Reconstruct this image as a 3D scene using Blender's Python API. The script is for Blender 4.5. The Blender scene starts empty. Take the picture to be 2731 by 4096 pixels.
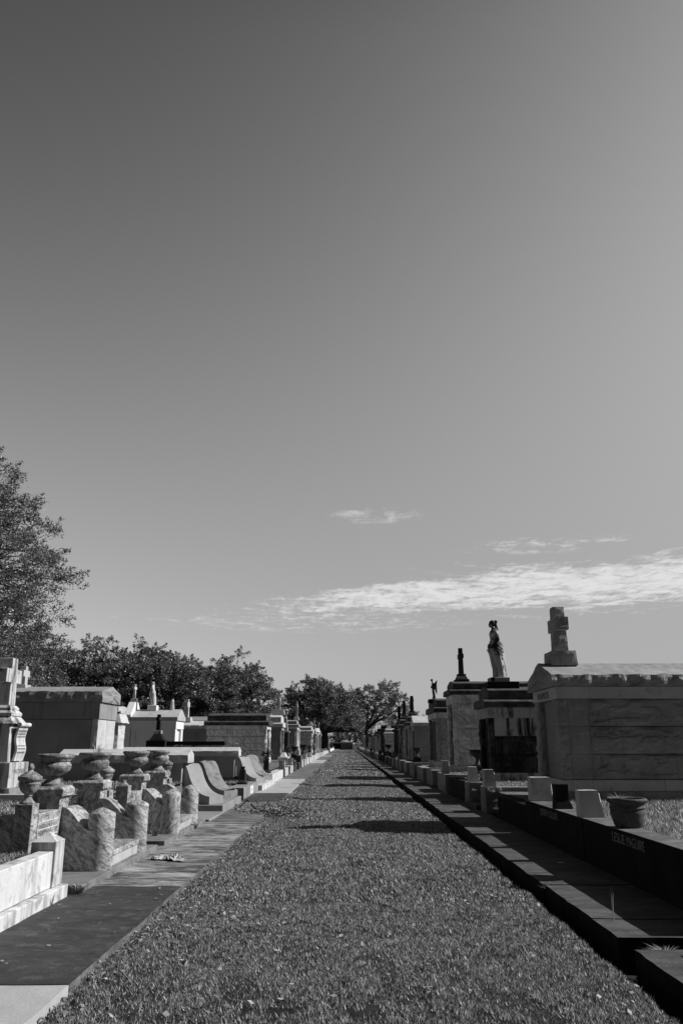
import bpy, bmesh, math, random
import numpy as np
from mathutils import Vector, noise, Matrix
R = math.radians
SC = bpy.context.scene
COL = SC.collection
random.seed(7)
rng = np.random.default_rng(11)

# ------------------------------------------------------------------ camera
cam_d = bpy.data.cameras.new("camera"); cam = bpy.data.objects.new("camera", cam_d); COL.objects.link(cam)
cam_d.sensor_fit = 'VERTICAL'; cam_d.sensor_height = 36.0; cam_d.sensor_width = 24.0; cam_d.lens = 28.0
cam_d.clip_start = 0.05; cam_d.clip_end = 5000
cam.location = (0, 0, 1.6)
cam.rotation_euler = (R(90 + 16.19), 0, R(0.311))
SC.camera = cam
SC.view_settings.view_transform = 'Standard'; SC.view_settings.look = 'None'
SC.view_settings.exposure = 0.0; SC.view_settings.gamma = 1.0; SC.view_settings.use_curve_mapping = False

# ------------------------------------------------------------------ sun and sky (black-and-white photograph: the sky is read through a filter to grey)
SUN_EL, SUN_FWD = 38.0, 3.0
sv = Vector((math.cos(R(SUN_EL)) * math.cos(R(SUN_FWD)), math.cos(R(SUN_EL)) * math.sin(R(SUN_FWD)), math.sin(R(SUN_EL))))
sun_d = bpy.data.lights.new("sun", 'SUN'); sun_d.energy = 5.0; sun_d.angle = R(0.53); sun_d.color = (1, 1, 1)
sun = bpy.data.objects.new("sun", sun_d); COL.objects.link(sun)
sun.rotation_euler = sv.to_track_quat('Z', 'Y').to_euler(); sun.location = sv * 60

def NT(nt):
    def n(t, **kw):
        x = nt.nodes.new(t)
        for k, v in kw.items(): setattr(x, k, v)
        return x
    def math_(op, a, b=None, c=None, clamp=False):
        m = n('ShaderNodeMath', operation=op); m.use_clamp = clamp
        for i, v in enumerate((a, b, c)):
            if v is None: continue
            if isinstance(v, (int, float)): m.inputs[i].default_value = v
            else: nt.links.new(v, m.inputs[i])
        return m.outputs[0]
    def mr(v, a, b, c, d, smooth=True):
        m = n('ShaderNodeMapRange'); m.interpolation_type = 'SMOOTHSTEP' if smooth else 'LINEAR'
        if isinstance(v, (int, float)): m.inputs[0].default_value = v
        else: nt.links.new(v, m.inputs[0])
        for i, x in enumerate((a, b, c, d)):
            if isinstance(x, (int, float)): m.inputs[i + 1].default_value = x
            else: nt.links.new(x, m.inputs[i + 1])
        return m.outputs[0]
    return n, math_, mr

world = bpy.data.worlds.new("World"); SC.world = world; world.use_nodes = True
def build_world():
    nt = world.node_tree; nt.nodes.clear()
    n, M, mr = NT(nt); L = nt.links.new
    sky = n('ShaderNodeTexSky', sky_type='NISHITA'); sky.sun_disc = False
    sky.sun_elevation = R(SUN_EL); sky.sun_rotation = R(90 - SUN_FWD)
    sky.altitude = 0; sky.air_density = 1.0; sky.dust_density = 0.6; sky.ozone_density = 1.5
    sep = n('ShaderNodeSeparateColor'); L(sky.outputs[0], sep.inputs[0])
    g = M('ADD', M('MULTIPLY', sep.outputs[0], 0.55), M('ADD', M('MULTIPLY', sep.outputs[1], 0.35), M('MULTIPLY', sep.outputs[2], 0.10)))
    tc = n('ShaderNodeTexCoord'); s = n('ShaderNodeSeparateXYZ'); L(tc.outputs['Generated'], s.inputs[0])
    x, y, z = s.outputs
    az = M('MULTIPLY', M('ARCTAN2', x, y), 57.2958); el = M('MULTIPLY', M('ARCSINE', z), 57.2958)
    # cirrus lies on a high flat layer: project the direction on to it
    zz = M('MAXIMUM', z, 0.02)
    cv = n('ShaderNodeCombineXYZ'); L(M('DIVIDE', x, zz), cv.inputs[0]); L(M('DIVIDE', y, zz), cv.inputs[1])
    mp = n('ShaderNodeMapping'); mp.inputs['Rotation'].default_value = (0, 0, R(-28)); mp.inputs['Scale'].default_value = (1.1, 1.5, 1); L(cv.outputs[0], mp.inputs[0])
    nz = n('ShaderNodeTexNoise'); nz.inputs['Scale'].default_value = 4.2; nz.inputs['Detail'].default_value = 9; nz.inputs['Roughness'].default_value = 0.62; nz.inputs['Distortion'].default_value = 0.5
    L(mp.outputs[0], nz.inputs['Vector'])
    nb = n('ShaderNodeTexNoise'); nb.inputs['Scale'].default_value = 1.7; nb.inputs['Detail'].default_value = 4; L(mp.outputs[0], nb.inputs['Vector'])
    nf = n('ShaderNodeTexNoise'); nf.inputs['Scale'].default_value = 15; nf.inputs['Detail'].default_value = 6; nf.inputs['Roughness'].default_value = 0.6; nf.inputs['Distortion'].default_value = 0.8
    mp3 = n('ShaderNodeMapping'); mp3.inputs['Rotation'].default_value = (0, 0, R(35)); mp3.inputs['Scale'].default_value = (1.0, 0.42, 1); L(cv.outputs[0], mp3.inputs[0]); L(mp3.outputs[0], nf.inputs['Vector'])
    fb = M('ADD', M('MULTIPLY', nz.outputs[0], 0.62), M('MULTIPLY', nf.outputs[0], 0.38))
    # centre line and half width of the cloud bank, in degrees of elevation against azimuth
    cen = M('ADD', mr(az, -13, 5, 8.5, 10.3, False), mr(az, 5, 24, 0, 0.25, False))
    cen = M('ADD', cen, M('MULTIPLY', M('SUBTRACT', nb.outputs[0], 0.5), 2.2))
    hw = M('ADD', mr(az, -14, 5, 0.3, 1.6, False), mr(az, 5, 24, 0, 0.5, False))
    d = M('DIVIDE', M('ABSOLUTE', M('SUBTRACT', el, cen)), hw)
    bank = M('SUBTRACT', 1.0, mr(d, 0.2, 1.35, 0, 1))
    bank = M('MULTIPLY', bank, mr(az, -12, 5, 0.2, 1.0))
    bank = M('MULTIPLY', bank, mr(az, 60, 90, 1, 0))
    m1 = mr(M('ADD', fb, M('MULTIPLY', M('SUBTRACT', bank, 0.5), 0.30)), 0.45, 0.72, 0, 1)
    m1 = M('MULTIPLY', m1, mr(bank, 0.0, 0.25, 0, 1))
    # thin veils: a wisp high up and one low on the left
    def wisp(a0, e0, wa, we, k):
        dd = M('ADD', M('POWER', M('DIVIDE', M('SUBTRACT', az, a0), wa), 2.0), M('POWER', M('DIVIDE', M('SUBTRACT', el, e0), we), 2.0))
        return M('MULTIPLY', M('MULTIPLY', M('SUBTRACT', 1.0, mr(dd, 0, 1, 0, 1)), mr(fb, 0.46, 0.66, 0, 1)), k)
    w = M('ADD', wisp(2.2, 15.9, 4.2, 0.9, 0.55), M('ADD', wisp(14.5, 13.4, 7.0, 0.7, 0.8), wisp(-2.0, 8.2, 13.0, 0.8, 0.6)))
    mask = M('MINIMUM', M('ADD', m1, w), 1.0)
    cl = M('MULTIPLY', mask, 0.9)
    # sky tone fit; added dimming behind camera, far left, overhead cuts fill light
    zc = M('MINIMUM', M('MAXIMUM', z, 0.0), 0.78)
    dt = M('ADD', M('ADD', M('MULTIPLY', x, sv.x), M('MULTIPLY', y, sv.y)), M('MULTIPLY', z, sv.z))
    dt = M('MINIMUM', M('MAXIMUM', dt, -0.3), 0.75)
    ex = M('ADD', M('ADD', M('MULTIPLY', dt, -1.003), M('MULTIPLY', zc, 3.211)), M('ADD', M('MULTIPLY', M('MULTIPLY', zc, zc), -5.527), M('MULTIPLY', M('MULTIPLY', zc, dt), 3.339)))
    sky_gain = M('MINIMUM', M('EXPONENT', M('ADD', ex, -0.035)), 2.2)
    sky_gain = M('MULTIPLY', sky_gain, M('MULTIPLY', M('MULTIPLY', mr(y, -0.2, 0.5, 0.12, 1.0), mr(x, -0.95, -0.55, 0.4, 1.0)), mr(z, 0.72, 0.92, 1.0, 0.25)))
    base = M('MULTIPLY', M('MULTIPLY', M('POWER', g, 0.92), 0.1), sky_gain)
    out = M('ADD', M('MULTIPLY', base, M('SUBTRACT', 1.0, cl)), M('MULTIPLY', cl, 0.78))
    cc = n('ShaderNodeCombineColor')
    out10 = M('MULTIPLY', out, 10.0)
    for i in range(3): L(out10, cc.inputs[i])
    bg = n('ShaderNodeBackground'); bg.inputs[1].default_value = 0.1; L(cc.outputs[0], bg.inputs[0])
    o = n('ShaderNodeOutputWorld'); L(bg.outputs[0], o.inputs[0])
build_world()

# ------------------------------------------------------------------ materials
def grey(v): return (v, v, v, 1)
MATS = {}
def stone(name, lo, hi, scale=2.0, speck=0.15, speck_scale=70, streak=0.0, streak_thr=0.52, dirt=0.03, mould=0.0, mould_thr=0.6, mould_scale=2.2,
          vein=None, zmould=None, rough=0.8, bump=0.25, bump_scale=45, spec=0.3):
    m = bpy.data.materials.new(name); m.use_nodes = True; nt = m.node_tree; nt.nodes.clear()
    n, M, mr = NT(nt); L = nt.links.new
    tc = n('ShaderNodeTexCoord'); oi = n('ShaderNodeObjectInfo')
    off = n('ShaderNodeVectorMath', operation='ADD'); L(tc.outputs['Object'], off.inputs[0])
    k = M('MULTIPLY', oi.outputs['Random'], 53.0); cb = n('ShaderNodeCombineXYZ')
    for i in range(2): L(k, cb.inputs[i])
    L(cb.outputs[0], off.inputs[1]); co = off.outputs[0]
    def noise_(sc, det=6, ro=0.6, vec=co, dist=0.0):
        t = n('ShaderNodeTexNoise'); t.inputs['Scale'].default_value = sc; t.inputs['Detail'].default_value = det
        t.inputs['Roughness'].default_value = ro; t.inputs['Distortion'].default_value = dist; L(vec, t.inputs['Vector']); return t.outputs[0]
    v = mr(noise_(scale), 0.3, 0.7, lo, hi, False)
    if vein:
        rot, sc, dlo, dhi = vein
        mp = n('ShaderNodeMapping'); mp.inputs['Rotation'].default_value = tuple(R(a) for a in rot); L(co, mp.inputs[0])
        mp2 = n('ShaderNodeMapping'); mp2.inputs['Scale'].default_value = (sc, sc * .3, sc * .3); L(mp.outputs[0], mp2.inputs[0])
        f1 = noise_(1.0, 9, 0.7, mp2.outputs[0], 0.6); f2 = noise_(3.3, 6, 0.7, mp2.outputs[0], 0.5)
        vv = mr(M('ADD', M('MULTIPLY', f1, 0.55), M('MULTIPLY', f2, 0.45)), 0.40, 0.60, dlo, dhi)
        v = M('MULTIPLY', v, vv)
    if speck:
        v = M('MULTIPLY', v, mr(noise_(speck_scale, 2, 0.7), 0.3, 0.7, 1 - speck, 1 + speck, False))
    if streak:
        mp = n('ShaderNodeMapping'); mp.inputs['Scale'].default_value = (5.5, 5.5, 0.55); L(co, mp.inputs[0])
        s = noise_(1.0, 7, 0.65, mp.outputs[0], 0.3)
        a = M('MULTIPLY', mr(s, streak_thr - 0.05, streak_thr + 0.1, 0, 1), streak)
        v = M('ADD', M('MULTIPLY', v, M('SUBTRACT', 1.0, a)), M('MULTIPLY', a, dirt))
    if mould:
        s = noise_(mould_scale, 9, 0.68, co, 0.3)
        if zmould:
            zs = n('ShaderNodeSeparateXYZ'); L(tc.outputs['Object'], zs.inputs[0]); s = M('ADD', s, mr(zs.outputs[2], zmould[0], zmould[1], -.07, .13))
        a = M('MULTIPLY', mr(s, mould_thr - 0.04, mould_thr + 0.09, 0, 1), mould)
        v = M('ADD', M('MULTIPLY', v, M('SUBTRACT', 1.0, a)), M('MULTIPLY', a, dirt))
    cc = n('ShaderNodeCombineColor')
    for i in range(3): L(v, cc.inputs[i])
    b = n('ShaderNodeBsdfPrincipled'); L(cc.outputs[0], b.inputs['Base Color']); b.inputs['Roughness'].default_value = rough
    b.inputs['Specular IOR Level'].default_value = spec
    bp = n('ShaderNodeBump'); bp.inputs['Strength'].default_value = bump; bp.inputs['Distance'].default_value = 0.012
    L(M('ADD', noise_(bump_scale, 5, 0.65), M('MULTIPLY', noise_(bump_scale * .2, 4), 1.5)), bp.inputs['Height']); L(bp.outputs[0], b.inputs['Normal'])
    o = n('ShaderNodeOutputMaterial'); L(b.outputs[0], o.inputs[0])
    MATS[name] = m; return m
def plant(name, lo, hi, rough=.55, spec=.35, transl=.25, pw=1.0):
    m = bpy.data.materials.new(name); m.use_nodes = True; nt = m.node_tree; nt.nodes.clear()
    n, M, mr = NT(nt); L = nt.links.new
    g = n('ShaderNodeNewGeometry'); v = mr(M('POWER', g.outputs['Random Per Island'], pw), 0, 1, lo, hi, False)
    cc = n('ShaderNodeCombineColor')
    for i in range(3): L(v, cc.inputs[i])
    b = n('ShaderNodeBsdfPrincipled'); L(cc.outputs[0], b.inputs['Base Color']); b.inputs['Roughness'].default_value = rough; b.inputs['Specular IOR Level'].default_value = spec
    t = n('ShaderNodeBsdfTranslucent'); L(cc.outputs[0], t.inputs[0])
    mx = n('ShaderNodeMixShader'); mx.inputs[0].default_value = transl; L(b.outputs[0], mx.inputs[1]); L(t.outputs[0], mx.inputs[2])
    o = n('ShaderNodeOutputMaterial'); L(mx.outputs[0], o.inputs[0]); MATS[name] = m; return m

stone('white_marble', .54, .7, 1.6, .07, streak=.75, streak_thr=.53, dirt=.24, mould=.7, mould_thr=.56, mould_scale=5, rough=.6)
stone('weathered_marble', .34, .5, 1.6, .08, streak=.6, streak_thr=.56, dirt=.13, mould=.6, mould_thr=.6, rough=.75)
stone('monument_marble', .46, .62, 1.6, .1, streak=.9, streak_thr=.53, dirt=.05, mould=.9, mould_thr=.57, mould_scale=3, rough=.75)
stone('veined_marble', .26, .37, 1.5, .06, vein=((0, 52, 0), 21, .32, 1.6), rough=.55, spec=.35, bump=.12)
stone('veined_marble_steep', .25, .36, 1.5, .06, vein=((0, -22, 0), 22, .3, 1.6), rough=.55, spec=.35, bump=.12)
stone('veined_marble_block', .64, .8, 1.2, .06, vein=((0, 40, 0), 7, .5, 1.1), streak=.5, streak_thr=.6, dirt=.06, rough=.7)
stone('planter_marble', .22, .36, 1.6, .1, vein=((0, 20, 0), 24, .4, 1.3), mould=.7, mould_thr=.52, mould_scale=7, dirt=.05, rough=.75)
stone('light_granite', .42, .56, 1.4, .22, 80, mould=.45, mould_thr=.6, mould_scale=4, dirt=.14)
stone('grey_granite', .2, .28, 1.4, .22, 90, streak=.25, streak_thr=.6, dirt=.08)
stone('rough_granite', .17, .27, 2.0, .3, 80, mould=.7, mould_thr=.58, mould_scale=5, dirt=.06, bump=.6)
stone('tomb_granite', .22, .38, 1.6, .3, 60, streak=.3, streak_thr=.6, dirt=.09, mould=.5, mould_thr=.6, mould_scale=3, bump=.5)
stone('side_granite', .22, .31, 1.1, .25, 70, streak=.45, streak_thr=.6, dirt=.1)
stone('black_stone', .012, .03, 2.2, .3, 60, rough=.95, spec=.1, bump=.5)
stone('soot_roof', .03, .10, 2.2, .3, 60, mould=.8, mould_thr=.5, mould_scale=3, dirt=.018, rough=.8, spec=.35, bump=.5)
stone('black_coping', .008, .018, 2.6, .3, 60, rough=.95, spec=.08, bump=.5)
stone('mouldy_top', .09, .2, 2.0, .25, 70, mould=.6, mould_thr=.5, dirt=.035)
stone('stained_marble', .36, .5, 1.6, .1, streak=1.0, streak_thr=.53, dirt=.014, mould=.7, mould_thr=.6, bump=.4)
stone('soot_marble', .035, .08, 1.6, .2, streak=1.0, streak_thr=.5, dirt=.012, mould=1.0, mould_thr=.48, bump=.6)
stone('white_plaster', .66, .78, 1.0, .08, streak=.5, streak_thr=.6, dirt=.12)
stone('bright_plaster', .7, .78, 1.0, .04, streak=.15, streak_thr=.66, dirt=.3)
stone('roof_stone', .36, .5, 2.0, .1, streak=.35, streak_thr=.55, dirt=.16)
stone('slab_dark', .03, .055, 2.5, .5, 140, vein=((0, 0, 90), 5, .75, 1.3), mould=.55, mould_thr=.56, mould_scale=7, dirt=.11, bump=.5)
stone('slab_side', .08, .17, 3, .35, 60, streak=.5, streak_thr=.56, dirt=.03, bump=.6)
stone('base_marble', .14, .24, 1.6, .2, 60, streak=.3, streak_thr=.6, dirt=.05, mould=.6, mould_thr=.55, mould_scale=4, rough=.8)
stone('scroll_granite', .25, .33, 1.4, .25, 80, mould=.4, mould_thr=.6, mould_scale=4, dirt=.1)
stone('slab_patchy', .12, .24, 1.3, .35, 110, vein=((0, 0, 90), 4, .3, 2.1), mould=.8, mould_thr=.53, mould_scale=1.1, dirt=.035, bump=.4)
stone('slab_mid', .08, .15, 1.5, .3, 110, vein=((0, 0, 90), 3, .6, 1.6), mould=.6, mould_thr=.58, mould_scale=1.6, dirt=.22, bump=.35)
stone('slab_pale', .3, .45, 1.5, .15, 110, mould=.5, mould_thr=.6, dirt=.25, bump=.3)
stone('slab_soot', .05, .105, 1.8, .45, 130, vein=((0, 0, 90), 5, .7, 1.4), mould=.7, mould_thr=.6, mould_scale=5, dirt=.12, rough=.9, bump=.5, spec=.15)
stone('soil', .03, .07, 5, .4, 120, bump=.9, rough=.95, spec=.1)
stone('turf_soil', .015, .04, 5, .5, 120, bump=.9, rough=.95, spec=.1)
stone('plot_turf', .10, .2, 6, .45, 60, bump=1.0, rough=.95, spec=.1)
stone('iron', .012, .02, 3, .2, 60, rough=.6, spec=.4)
stone('bark', .03, .07, 3, .3, 40, bump=.9, rough=.95, spec=.1)
stone('rag', .4, .55, 6, .1, 60, mould=.7, mould_thr=.52, mould_scale=14, dirt=.12)
stone('letter', .19, .22, 3, .05)
stone('letter_grey', .16, .2, 3, .05)
stone('letter_pale', .17, .22, 3, .05)
stone('pale_line', .74, .78, 3, .03)
stone('terracotta', .06, .12, 3, .25, 60, mould=.7, mould_thr=.52, mould_scale=6, dirt=.025, bump=.7)
stone('statue_marble', .4, .54, 3, .08, mould=1.0, mould_thr=.5, mould_scale=3.2, dirt=.02, zmould=(.35, 1.6), streak=.6, streak_thr=.56)
stone('angel_marble', .10, .2, 3, .08, mould=1.0, mould_thr=.46, mould_scale=4, dirt=.015)
stone('dark_marble', .03, .07, 2, .2, streak=.8, streak_thr=.5, dirt=.015)
plant('grass_blade', .035, .9, .42, .5, .3, 2.4)
plant('litter', .04, .42, .6, .3, .1)
plant('leaf', .055, .23, .4, .55, .2)
plant('leaf_loose', .06, .24, .42, .5, .25)
plant('petal', .15, .8, .6, .2, .2)
plant('straw', .3, .6, .6, .2, .2)
MT = lambda k: MATS[k]

# ------------------------------------------------------------------ mesh builder
class MB:
    def __init__(s): s.v = []; s.f = []; s.sm = []
    def add(s, vs, fs, smooth=False):
        o = len(s.v); s.v += [tuple(p) for p in vs]; s.f += [tuple(i + o for i in f) for f in fs]; s.sm += [smooth] * len(fs); return s
    def box(s, x0, x1, y0, y1, z0, z1):
        return s.add([(x0,y0,z0),(x1,y0,z0),(x1,y1,z0),(x0,y1,z0),(x0,y0,z1),(x1,y0,z1),(x1,y1,z1),(x0,y1,z1)],
                     [(0,3,2,1),(4,5,6,7),(0,1,5,4),(1,2,6,5),(2,3,7,6),(3,0,4,7)])
    def frustum(s, b, t):   # b,t = (x0,x1,y0,y1,z)
        return s.add([(b[0],b[2],b[4]),(b[1],b[2],b[4]),(b[1],b[3],b[4]),(b[0],b[3],b[4]),(t[0],t[2],t[4]),(t[1],t[2],t[4]),(t[1],t[3],t[4]),(t[0],t[3],t[4])],
                     [(0,3,2,1),(4,5,6,7),(0,1,5,4),(1,2,6,5),(2,3,7,6),(3,0,4,7)])
    def pyramid(s, x0, x1, y0, y1, z0, z1):
        return s.add([(x0,y0,z0),(x1,y0,z0),(x1,y1,z0),(x0,y1,z0),((x0+x1)/2,(y0+y1)/2,z1)], [(0,3,2,1),(0,1,4),(1,2,4),(2,3,4),(3,0,4)])
    def prism_x(s, poly, x0, x1, smooth=False):      # poly of (y,z)
        k = len(poly); vs = [(x0, y, z) for y, z in poly] + [(x1, y, z) for y, z in poly]
        return s.add(vs, [tuple(range(k))[::-1], tuple(range(k, 2*k))] + [(i, (i+1) % k, (i+1) % k + k, i + k) for i in range(k)])
    def prism_y(s, poly, y0, y1):                     # poly of (x,z)
        k = len(poly); vs = [(x, y0, z) for x, z in poly] + [(x, y1, z) for x, z in poly]
        return s.add(vs, [tuple(range(k)), tuple(range(k, 2*k))[::-1]] + [(i, i + k, (i+1) % k + k, (i+1) % k) for i in range(k)])
    def lathe(s, prof, cx, cy, z0=0, seg=28, sx=1, sy=1, wob=0, sc=1):
        vs = []; fs = []; k = len(prof)
        for r, z in prof:
            for a in range(seg):
                t = 2*math.pi*a/seg; rr = r*sc
                if wob and r > .001: rr *= 1 + wob*noise.noise((math.cos(t)*1.5, math.sin(t)*1.5, z*4))
                vs.append((cx + rr*sx*math.cos(t), cy + rr*sy*math.sin(t), z0 + z*sc + (wob*.25*noise.noise((math.cos(t)*2, math.sin(t)*2, 5)) if wob else 0)))
        for i in range(k-1):
            for a in range(seg): b = (a+1) % seg; fs.append((i*seg+a, i*seg+b, (i+1)*seg+b, (i+1)*seg+a))
        fs.append(tuple(range(seg))[::-1]); fs.append(tuple((k-1)*seg + a for a in range(seg)))
        return s.add(vs, fs, True)
    def tube(s, pts, rad, seg=6):
        vs = []; fs = []; pts = [Vector(p) for p in pts]
        for i, p in enumerate(pts):
            d = (pts[min(i+1, len(pts)-1)] - pts[max(i-1, 0)])
            if d.length < 1e-6: d = Vector((0,0,1))
            d.normalize(); u = d.cross(Vector((.31,.2,.93))); 
            if u.length < .05: u = d.cross(Vector((1,0,0)))
            u.normalize(); w = d.cross(u)
            for a in range(seg):
                t = 2*math.pi*a/seg; vs.append(p + (u*math.cos(t) + w*math.sin(t))*rad[i])
        for i in range(len(pts)-1):
            for a in range(seg): b = (a+1) % seg; fs.append((i*seg+a, i*seg+b, (i+1)*seg+b, (i+1)*seg+a))
        fs.append(tuple(range(seg))[::-1]); fs.append(tuple((len(pts)-1)*seg + a for a in range(seg)))
        return s.add(vs, fs, True)
    def rough(s, x0, x1, y0, y1, z0, z1, amp=.012, bulge=.02, res=.06, fr=7.0, top=True, sides='xXyY', tap=(0,0,0,0), seed=0, margin=.05):
        """quarried block: faces in `sides` swell and break up, edges wander; tap = inset of the top edge on -x,+x,-y,+y"""
        P0 = (x0, y0, z0); D = (x1-x0, y1-y0, z1-z0)
        nn = [max(2, min(70, int(d/res))) for d in D]
        def pt(a, b, c, nrm, on):
            p = Vector((x0 + D[0]*a, y0 + D[1]*b, z0 + D[2]*c))
            q = p.copy()
            p.x += tap[0]*c*(1-a) - tap[1]*c*a; p.y += tap[2]*c*(1-b) - tap[3]*c*b
            nv = noise.noise_vector((q + Vector((seed*3.1, seed*1.7, seed)))*fr)
            p += nv*amp*(1.0 if c < .999 or not top else .5)
            if on:
                e = min([min(t, 1-t)*d for t, d, ax in ((a, D[0], 0), (b, D[1], 1), (c, D[2], 2)) if abs(nrm[ax]) < .5])
                w = min(1, e/margin); f = noise.fractal((q + Vector((seed*2.3,)*3))*fr*.6, .8, 2.1, 4)
                if bulge > .008:
                    q2 = Vector((q.x*.55, q.y*.55, q.z*1.5))*fr*.55 + Vector((seed*1.3,)*3)
                    h = noise.fractal(q2, .9, 2.0, 3)*2.2; b_ = math.floor(h); u_ = h - b_; u_ = max(0, min(1, (u_-.35)/.3)); f = .55*f + .6*(b_ + u_*u_*(3-2*u_))
                p += Vector(nrm)*w*(bulge*.6 + bulge*1.1*f)
            return p
        def face(nu, nv, fn, on, flip):
            vs = [fn(i/nu, j/nv) for j in range(nv+1) for i in range(nu+1)]
            fs = []
            for j in range(nv):
                for i in range(nu):
                    q = (j*(nu+1)+i, j*(nu+1)+i+1, (j+1)*(nu+1)+i+1, (j+1)*(nu+1)+i)
                    fs.append(q[::-1] if flip else q)
            s.add(vs, fs, False)
        face(nn[0], nn[2], lambda u, v: pt(u, 0, v, (0,-1,0), 'y' in sides), 'y' in sides, False)
        face(nn[0], nn[2], lambda u, v: pt(u, 1, v, (0,1,0), 'Y' in sides), 0, True)
        face(nn[1], nn[2], lambda u, v: pt(0, u, v, (-1,0,0), 'x' in sides), 0, True)
        face(nn[1], nn[2], lambda u, v: pt(1, u, v, (1,0,0), 'X' in sides), 0, False)
        face(nn[0], nn[1], lambda u, v: pt(u, v, 1, (0,0,1), 'Z' in sides), 0, False)
        face(nn[0], nn[1], lambda u, v: pt(u, v, 0, (0,0,-1), False), 0, True)
        return s
    def quads(s, arr): pass

def rootloc(p):
    v = Vector((0, 0, 0))
    while p is not None: v += p.location; p = p.parent
    return v
def link_mesh(name, me, mat, parent=None, loc=None):
    o = bpy.data.objects.new(name, me); COL.objects.link(o); me.materials.append(MT(mat))
    if parent is not None: o.parent = parent
    elif loc is not None: o.location = loc
    return o
def obj(name, mb, mat, parent=None, loc=(0,0,0), bevel=0, sharp=35):
    off = rootloc(parent) if parent is not None else Vector(loc)
    me = bpy.data.meshes.new(name); me.from_pydata([(x-off.x, y-off.y, z-off.z) for x, y, z in mb.v], [], mb.f)
    me.polygons.foreach_set('use_smooth', mb.sm); me.update()
    if any(mb.sm): me.set_sharp_from_angle(angle=R(sharp))
    o = link_mesh(name, me, mat, parent, loc)
    if bevel:
        b = o.modifiers.new('edge', 'BEVEL'); b.width = bevel; b.segments = 2; b.limit_method = 'ANGLE'; b.angle_limit = R(40)
    return o
def tag(o, label, cat, group=None):
    o['label'] = label; o['category'] = cat
    if group: o['group'] = group
    return o
def thing(name, label, cat, loc, group=None):
    o = bpy.data.objects.new(name, None); o.empty_display_size = .2; o.location = loc; COL.objects.link(o); return tag(o, label, cat, group)
def kind(o, k): o['kind'] = k; return o
def dup(root, loc, label=None, group=None, scale=None, rz=None):
    def cp(o, par):
        c = o.copy(); COL.objects.link(c)
        if par is not None: c.parent = par
        for ch in list(o.children): cp(ch, c)
        return c
    r = cp(root, None); r.location = loc
    if label: r['label'] = label
    if group: r['group'] = group
    if scale: r.scale = scale if hasattr(scale, '__len__') else (scale,)*3
    if rz is not None: r.rotation_euler = (0, 0, rz)
    return r
def text(name, s, mat, parent, loc, rot, size, ext=.004, sx=1.0, spacing=1.0):
    cu = bpy.data.curves.new(name, 'FONT'); cu.body = s; cu.size = size; cu.extrude = ext; cu.align_x = 'LEFT'; cu.space_character = spacing
    t = bpy.data.objects.new(name, cu); COL.objects.link(t)
    bpy.context.view_layer.update()
    me = bpy.data.meshes.new_from_object(t.evaluated_get(bpy.context.evaluated_depsgraph_get()))
    bpy.data.objects.remove(t)
    w = max(v.co.x for v in me.vertices)
    me.transform(Matrix.Diagonal((sx/w if sx > 0 else 1, 1, 1, 1)) if sx else Matrix.Identity(4))
    o = bpy.data.objects.new(name, me); COL.objects.link(o); me.materials.clear(); me.materials.append(MT(mat))
    o.parent = parent; o.location = Vector(loc) - rootloc(parent); o.rotation_euler = rot
    return o
ROT_PX = (R(90), 0, R(90))      # text on a face looking +x, reading towards +y
ROT_NX = (R(90), 0, R(-90))     # text on a face looking -x, reading towards -y

# ------------------------------------------------------------------ ground
def grid_mesh(xs, ys, zf):
    mb = MB(); nx = len(xs); vs = [(x, y, zf(x, y)) for y in ys for x in xs]
    fs = [(j*nx+i, j*nx+i+1, (j+1)*nx+i+1, (j+1)*nx+i) for j in range(len(ys)-1) for i in range(nx-1)]
    return mb.add(vs, fs, True)
def path_z(x, y):
    b = .035*noise.noise((x*.7, y*.35, 3)) + .012*noise.noise((x*3, y*2, 1))
    crown = .03*math.cos((x-.1)/2*1.4)
    e = 0.0
    xr = 2.03 + .05*noise.noise((y*.9, 0, 2)) + .04*noise.noise((y*3.1, 4, 2))
    if x > xr - .07: e = -.15*min(1, (x - xr + .07)/.1)
    t_ = max(0, min(1, (-1.15 - x)/.5)); crown += .055*t_*t_*(3-2*t_)
    if x < -1.76: e = -.02*min(1, (-1.76 - x)/.04)
    return b*.8 + crown + e
ys = list(np.concatenate([np.arange(1, 30, .22), np.arange(30, 90, .8), np.arange(90, 261, 5.0)]))
kind(obj('grass_path', grid_mesh(list(np.concatenate([np.linspace(-1.85, 1.7, 26), np.linspace(1.75, 2.3, 16)])), ys, path_z), 'turf_soil'), 'structure')
kind(obj('ground', MB().add([(-900,-60,-.2),(900,-60,-.2),(900,1500,-.2),(-900,1500,-.2)], [(0,1,2,3)]), 'soil'), 'structure')
# raised burial ground both sides of the aisle
def fill(name, x0, x1, y0, y1, zt, mat='plot_turf', hump=0.03, res=.5):
    xs = np.linspace(x0, x1, max(2, min(60, int((x1-x0)/res)+1))); yy = np.linspace(y0, y1, max(2, min(80, int((y1-y0)/res)+1)))
    def zf(x, y):
        t = zt + hump*noise.noise((x*1.3, y*1.3, zt)) 
        return t
    mb = grid_mesh(list(xs), list(yy), zf); mb.box(x0, x1, y0, y1, -.18, zt - .06)
    return kind(obj(name, mb, mat), 'structure')
fill('plot_ground', -9, -3.0, 2, 9.03, .48)
fill('plot_ground', -9, -3.55, 9.1, 17.6, .77)
fill('plot_ground', -9, -3.3, 23.4, 28.6, .34)
fill('plot_ground', -9, -3.7, 17.62, 23.38, .74)
fill('plot_ground', -9, -3.5, 28.62, 36, .5)
fill('plot_ground', -60, -9.02, 2, 260, .55, res=5)
fill('plot_ground', -9, -3.2, 36.1, 260, .5, res=4)
fill('plot_ground', 3.38, 14, 7.15, 18.78, .56)
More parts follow.
